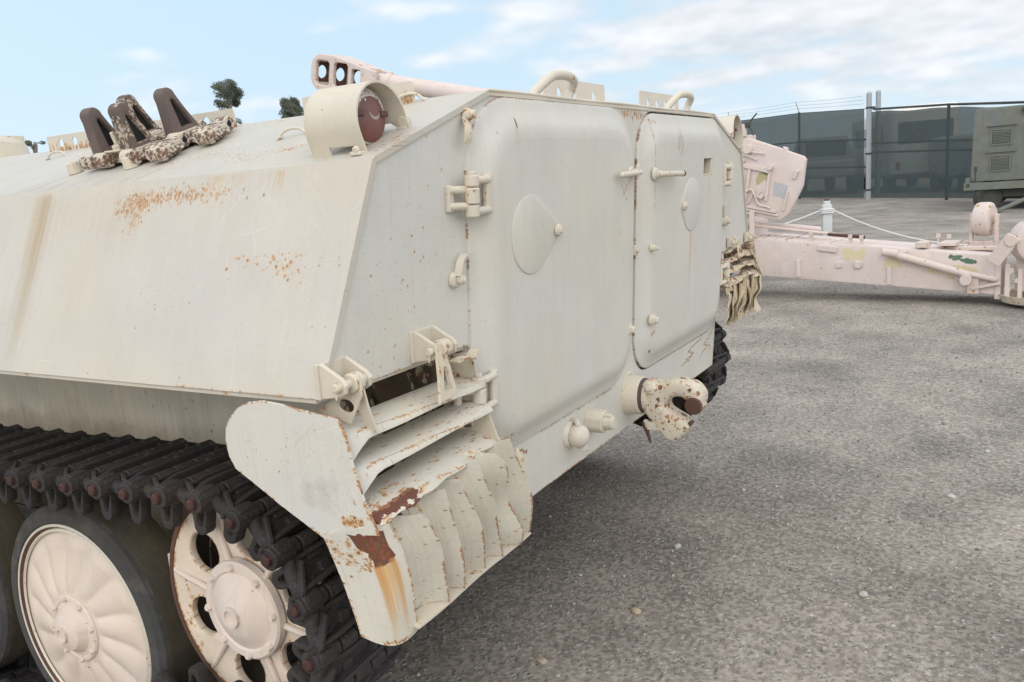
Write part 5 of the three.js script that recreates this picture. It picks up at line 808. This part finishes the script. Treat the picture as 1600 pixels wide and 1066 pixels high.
// ---------------------------------------------------------------- vehicles dimly seen behind the screen
const bodyCol = (r, g, b) => new THREE.MeshStandardMaterial({ color: new THREE.Color(r, g, b), roughness: .5 });
const paneMat = new THREE.MeshPhysicalMaterial({ color: new THREE.Color(.10, .11, .12), roughness: .3 });
function farWheels(o, xs, y, w, r) { for (const x of xs) for (const s of [-1, 1]) { const t = part('wheel', cyl([x, r, s * w - .1], [x, r, s * w + .1], r, r, 20), M.rubber, o); part('rim', cyl([x, r, s * (w + .02) - .09], [x, r, s * (w + .02) + .09], r * .55, r * .55, 14), M.galv, t); } }
{
  const o = thing('parked_bus', 'pale high backed bus dimly visible through the screen right of the gate posts', 'bus', [34.2, 0, -2.1], -1.25);
  part('body', new RoundedBoxGeometry(2.5, 2.7, 8, 4, .28).translate(0, 1.85, -2.8), bodyCol(.75, .74, .7), o); part('window', rbox(1.9, .8, .03, 0, 2.2, 1.2, .01), paneMat, o); for (const x of [-.95, .95]) part('tail_light', rbox(.16, .3, .03, x, 1.0, 1.2, .01), bodyCol(.3, .05, .05), o); part('bumper', rbox(2.4, .2, .15, 0, .6, 1.22, .04), M.oliveDark, o);
  for (const s of [-1, 1]) for (let k = 0; k < 4; k++) part('window', rbox(.03, .75, 1.2, s * 1.25, 2.2, -.5 - k * 1.5, .01), paneMat, o);
  for (const z of [.1, -5]) for (const x of [-1, 1]) part('wheel', cyl([x - .14, .5, z], [x + .14, .5, z], .5, .5, 20), M.rubber, o);
  const t = thing('parked_truck', 'dark cab truck dimly visible through the screen left of the gate posts', 'truck', [36.4, 0, -6.2], -1.2);
  part('cab', ext(poly([[-1.1, .7], [-1.1, 1.5], [-.85, 2.35], [.85, 2.35], [1.1, 1.5], [1.1, .7]]), 1.8, .05, 2), bodyCol(.42, .42, .4), t); part('windscreen', rbox(1.6, .62, .03, 0, 1.88, 1.8, .01), paneMat, t); part('bonnet', rbox(2.0, .7, 1.2, 0, 1.05, 2.3, .12), bodyCol(.5, .5, .48), t); part('cargo_bed', rbox(2.3, 1.2, 4, 0, 1.3, -2.2, .05), bodyCol(.1, .12, .1), t); for (const x of [-.75, .75]) part('headlight', cyl([x, 1.0, 2.88], [x, 1.0, 2.93], .13, .12, 16), M.white, t);
  for (const z of [2.0, -2.4]) for (const x of [-1, 1]) part('wheel', cyl([x - .14, .5, z], [x + .14, .5, z], .5, .5, 20), M.rubber, t);
  const v = thing('parked_van', 'boxy dark van dimly visible through the screen beside the olive trailer', 'van', [30.2, 0, .6], -1.2);
  part('body', new RoundedBoxGeometry(2.0, 1.5, 4.6, 3, .2).translate(0, 1.2, -1.6), bodyCol(.5, .5, .5), v); part('window', rbox(1.6, .5, .03, 0, 1.55, .7, .01), paneMat, v); for (const x of [-.82, .82]) part('tail_light', rbox(.12, .3, .03, x, 1.05, .7, .01), bodyCol(.3, .05, .05), v); for (const z of [-.1, -3]) for (const x of [-.9, .9]) part('wheel', cyl([x - .1, .35, z], [x + .1, .35, z], .35, .35, 20), M.rubber, v);
}
// ---------------------------------------------------------------- olive equipment trailer at the right edge
{
  const o = thing('equipment_trailer', 'olive grey box trailer with louvred vents standing before the screened fence', 'trailer', [20.25, 0, .25], -1.62);
  const s = new THREE.Shape(); s.moveTo(0, .68); s.lineTo(.04, 2.22); s.quadraticCurveTo(.06, 2.34, .2, 2.34); s.lineTo(2.3, 2.34); s.quadraticCurveTo(2.44, 2.34, 2.46, 2.22); s.lineTo(2.5, .68); s.closePath();
  part('box_body', ext(s, 3.6, .03, 3).translate(0, 0, -3.6), M.olive, o, 2.4);
  part('chassis_rail', [rbox(2.66, .17, .12, 1.2, .575, .02, .01), rbox(.12, .14, 3.4, .25, .56, -1.8, .01), rbox(.12, .14, 3.4, 2.2, .56, -1.8, .01), rbox(.1, .24, .1, -.05, .66, .03, .01)], M.olive, o, 2.4);
  part('underframe', [rbox(1.9, .22, .9, 1.3, .4, -.6, .03), rbox(2.2, .1, .12, 1.2, .3, -.45, .02)], M.oliveDark, o);
  for (const [x, y, w, h, hood] of [[.43, 1.53, .34, .28, 1], [.42, .94, .34, .28, 1], [1.1, 1.55, .5, .34, 0]]) {
    const v = part('vent', [rbox(w + .08, .03, .03, x + w / 2, y + h + .03, .012), rbox(w + .08, .03, .03, x + w / 2, y - .03, .012), rbox(.03, h + .06, .03, x - .03, y + h / 2, .012), rbox(.03, h + .06, .03, x + w + .03, y + h / 2, .012), rbox(w, h, .01, x + w / 2, y + h / 2, .002)], M.olive, o, 2.4);
    if (hood) part('vent_hood', rbox(w + .26, .022, .05, x + w / 2, y + h + .12, .02), M.olive, v, 2.4);
    for (let k = 0; k < 8; k++) part('slat', new THREE.BoxGeometry(w, .006, .034).rotateX(.6).translate(x + w / 2, y + .02 + k * (h - .03) / 7.4, .014), M.olive, v, 2.4);
  }
  part('lamp_bracket', [rbox(.12, .08, .08, 1.05, 2.24, .03), cyl([1.05, 2.2, .04], [1.05, 2.2, .12], .035)], M.oliveDark, o);
  part('side_hook', [rbox(.05, .1, .03, .1, .98, .01), rbox(.02, .3, .02, .1, .8, .012)], M.oliveDark, o);
  const wheel = (x, z) => { const w = part('wheel', toCreasedNormals(new THREE.LatheGeometry([[.17, -.09], [.27, -.1], [.3, -.06], [.305, 0], [.3, .06], [.27, .1], [.17, .09]].map((p) => new THREE.Vector2(...p)), 36), .6).rotateX(Math.PI / 2).rotateY(.35).translate(x, .3, z), M.rubber, o); part('rim', cyl([x, .3, z - .05], [x + .02, .3, z + .06], .175, .175, 24), M.oliveDark, w); };
  wheel(.36, -.1); wheel(2.2, -.1); wheel(.36, -3.0);
  part('tow_bar', [cyl([.62, .04, .95], [1.5, .42, .1], .05, .05, 8), rbox(.12, .1, .1, .6, .07, .98)], M.olive, o, 2.4);
}
// ---------------------------------------------------------------- rope barrier
function ropePost(label, x, z) {
  const p = thing('rope_post', label, 'post', [x, 0, z], .35); const H = .93;
  part('post', [rbox(.115, H - .06, .115, 0, (H - .06) / 2, 0, .008), rbox(.08, .07, .08, 0, H - .045, 0, .01)], M.white, p);
  part('post_cap', rbox(.06, .02, .06, 0, H, 0, .006), M.rustBare, p);
  part('rope_turns', [0, 1, 2].map((k) => tube([[-.07, H - .12 - k * .022, -.07], [.07, H - .12 - k * .022 - .01, -.07], [.075, H - .125 - k * .022, .07], [-.07, H - .12 - k * .022, .07]], .011, 30, 8, true, .2)), M.rope, p);
}
ropePost('white wooden rope post standing behind the gun trails', 9.2, -1.0); ropePost('white rope post holding the far right end of the sagging rope', 11.0, 2.9); ropePost('white rope post holding the left end of the rope behind the carrier', 7.9, -4.6);
function rope(label, a, b, sag) { const P = []; for (let i = 0; i <= 12; i++) { const t = i / 12; P.push([mix(a[0], b[0], t), mix(a[1], b[1], t) - sag * 4 * t * (1 - t), mix(a[2], b[2], t)]); } const o = part(numbered('rope'), tube(P, .0105, 80, 8), M.rope); o.userData = { label, category: 'rope' }; }
rope('white rope sagging from the white post to the right behind the trail rollers', [9.22, .80, -.94], [10.98, .82, 2.85], .60); rope('white rope running left from the white post behind the pink gun', [9.18, .80, -1.06], [7.92, .8, -4.54], .34);
// ---------------------------------------------------------------- far gum trees
function gum(label, x, z, h, clumps, seed, trunkH) {
  { const my = clumps.reduce((a, c) => a + c[1], 0) / clumps.length; clumps = clumps.map(([a, b, c, d]) => [a * 1.55, my + (b - my) * 1.25, c * 1.55, d * 1.3]); }
  const t = thing('gum_tree', label, 'tree', [x, 0, z], 0, undefined), r = rng(seed), leaf = [], P = [], Nn = [], C = [];
  const limbs = [tube([[0, 0, 0], [.2, trunkH * .4, .1], [-.1, trunkH * .75, 0], [.1, trunkH, .1]], .22, 14, 8)];
  for (const [cx, cy, cz, cr] of clumps) {
    limbs.push(tube([[0, trunkH * .7, 0], [cx * .4, mix(trunkH, cy, .4), cz * .4], [cx, cy - cr * .3, cz]], .07, 10, 6));
    const n = Math.round(3400 * cr * cr);
    for (let i = 0; i < n; i++) {
      const u = r() * 6.283, v = Math.acos(2 * r() - 1), q = cr * Math.pow(r(), .45); const px = cx + Math.sin(v) * Math.cos(u) * q * 1.1, py = cy + Math.cos(v) * q * .75, pz = cz + Math.sin(v) * Math.sin(u) * q;
      if (fbm(px * 1.3 + seed, py * 1.3 + pz * .7, 3) < .515) continue;
      const L = .15 + .14 * r(), w = .028 + .022 * r(), a = V(r() - .5, -.9 * r() - .1, r() - .5).normalize().multiplyScalar(L), b = V(r() - .5, r() - .5, r() - .5).normalize().multiplyScalar(w);
      const k = .7 + .6 * r(), p0 = [px, py, pz], p1 = [px + a.x * .5 + b.x, py + a.y * .5 + b.y, pz + a.z * .5 + b.z], p2 = [px + a.x, py + a.y, pz + a.z], p3 = [px + a.x * .5 - b.x, py + a.y * .5 - b.y, pz + a.z * .5 - b.z];
      P.push(...p0, ...p1, ...p2, ...p0, ...p2, ...p3); for (let m = 0; m < 6; m++) C.push(.11 * k, .125 * k, .092 * k);
    }
  }
  const g = new THREE.BufferGeometry(); g.setAttribute('position', new THREE.Float32BufferAttribute(P, 3)); g.setAttribute('color', new THREE.Float32BufferAttribute(C, 3)); g.computeVertexNormals();
  part('trunk', limbs, new THREE.MeshStandardMaterial({ color: new THREE.Color(.2, .17, .14), roughness: .9 }), t);
  part('crown', g, new THREE.MeshStandardMaterial({ color: 0xffffff, vertexColors: true, roughness: .85, side: THREE.DoubleSide }), t, 0);
}
gum('open crowned gum tree rising above the carrier between the spare links and lamp', 63, -71.4, 14, [[-.9, 12.9, .6, .95], [-.1, 13.3, .2, .8], [.7, 12.9, -.2, .8], [1.0, 12.2, -.7, .6], [-1.4, 11.8, .9, .6], [-.2, 12.55, .2, .45], [1.5, 10.6, -1.4, .6], [1.6, 10.0, -1.2, .5], [-1.6, 10.9, 1.2, .5]], 401, 11.2);
gum('low dense gum tree just left of the tail lamp hood', 66.3, -65.9, 12, [[-.9, 10.6, .8, .8], [-.2, 11.3, .2, .75], [.5, 11.3, -.3, .7], [1.2, 10.8, -.8, .8], [.2, 10.3, 0, 1.1], [-1.2, 10.0, 1, .8], [1.1, 9.9, -.9, .9], [0, 9.4, .1, 1.2]], 402, 9.5);
gum('tiny far tree top above the cupola at the left', 51.8, -89.6, 10.6, [[-.5, 9.35, .2, .35], [.2, 9.4, -.1, .32], [.7, 9.3, -.3, .32], [0, 9.0, 0, .5]], 403, 9);
scene.traverse((o) => { if (o.isMesh) { o.castShadow = true; o.receiveShadow = true; } });
renderer.render(scene, camera);
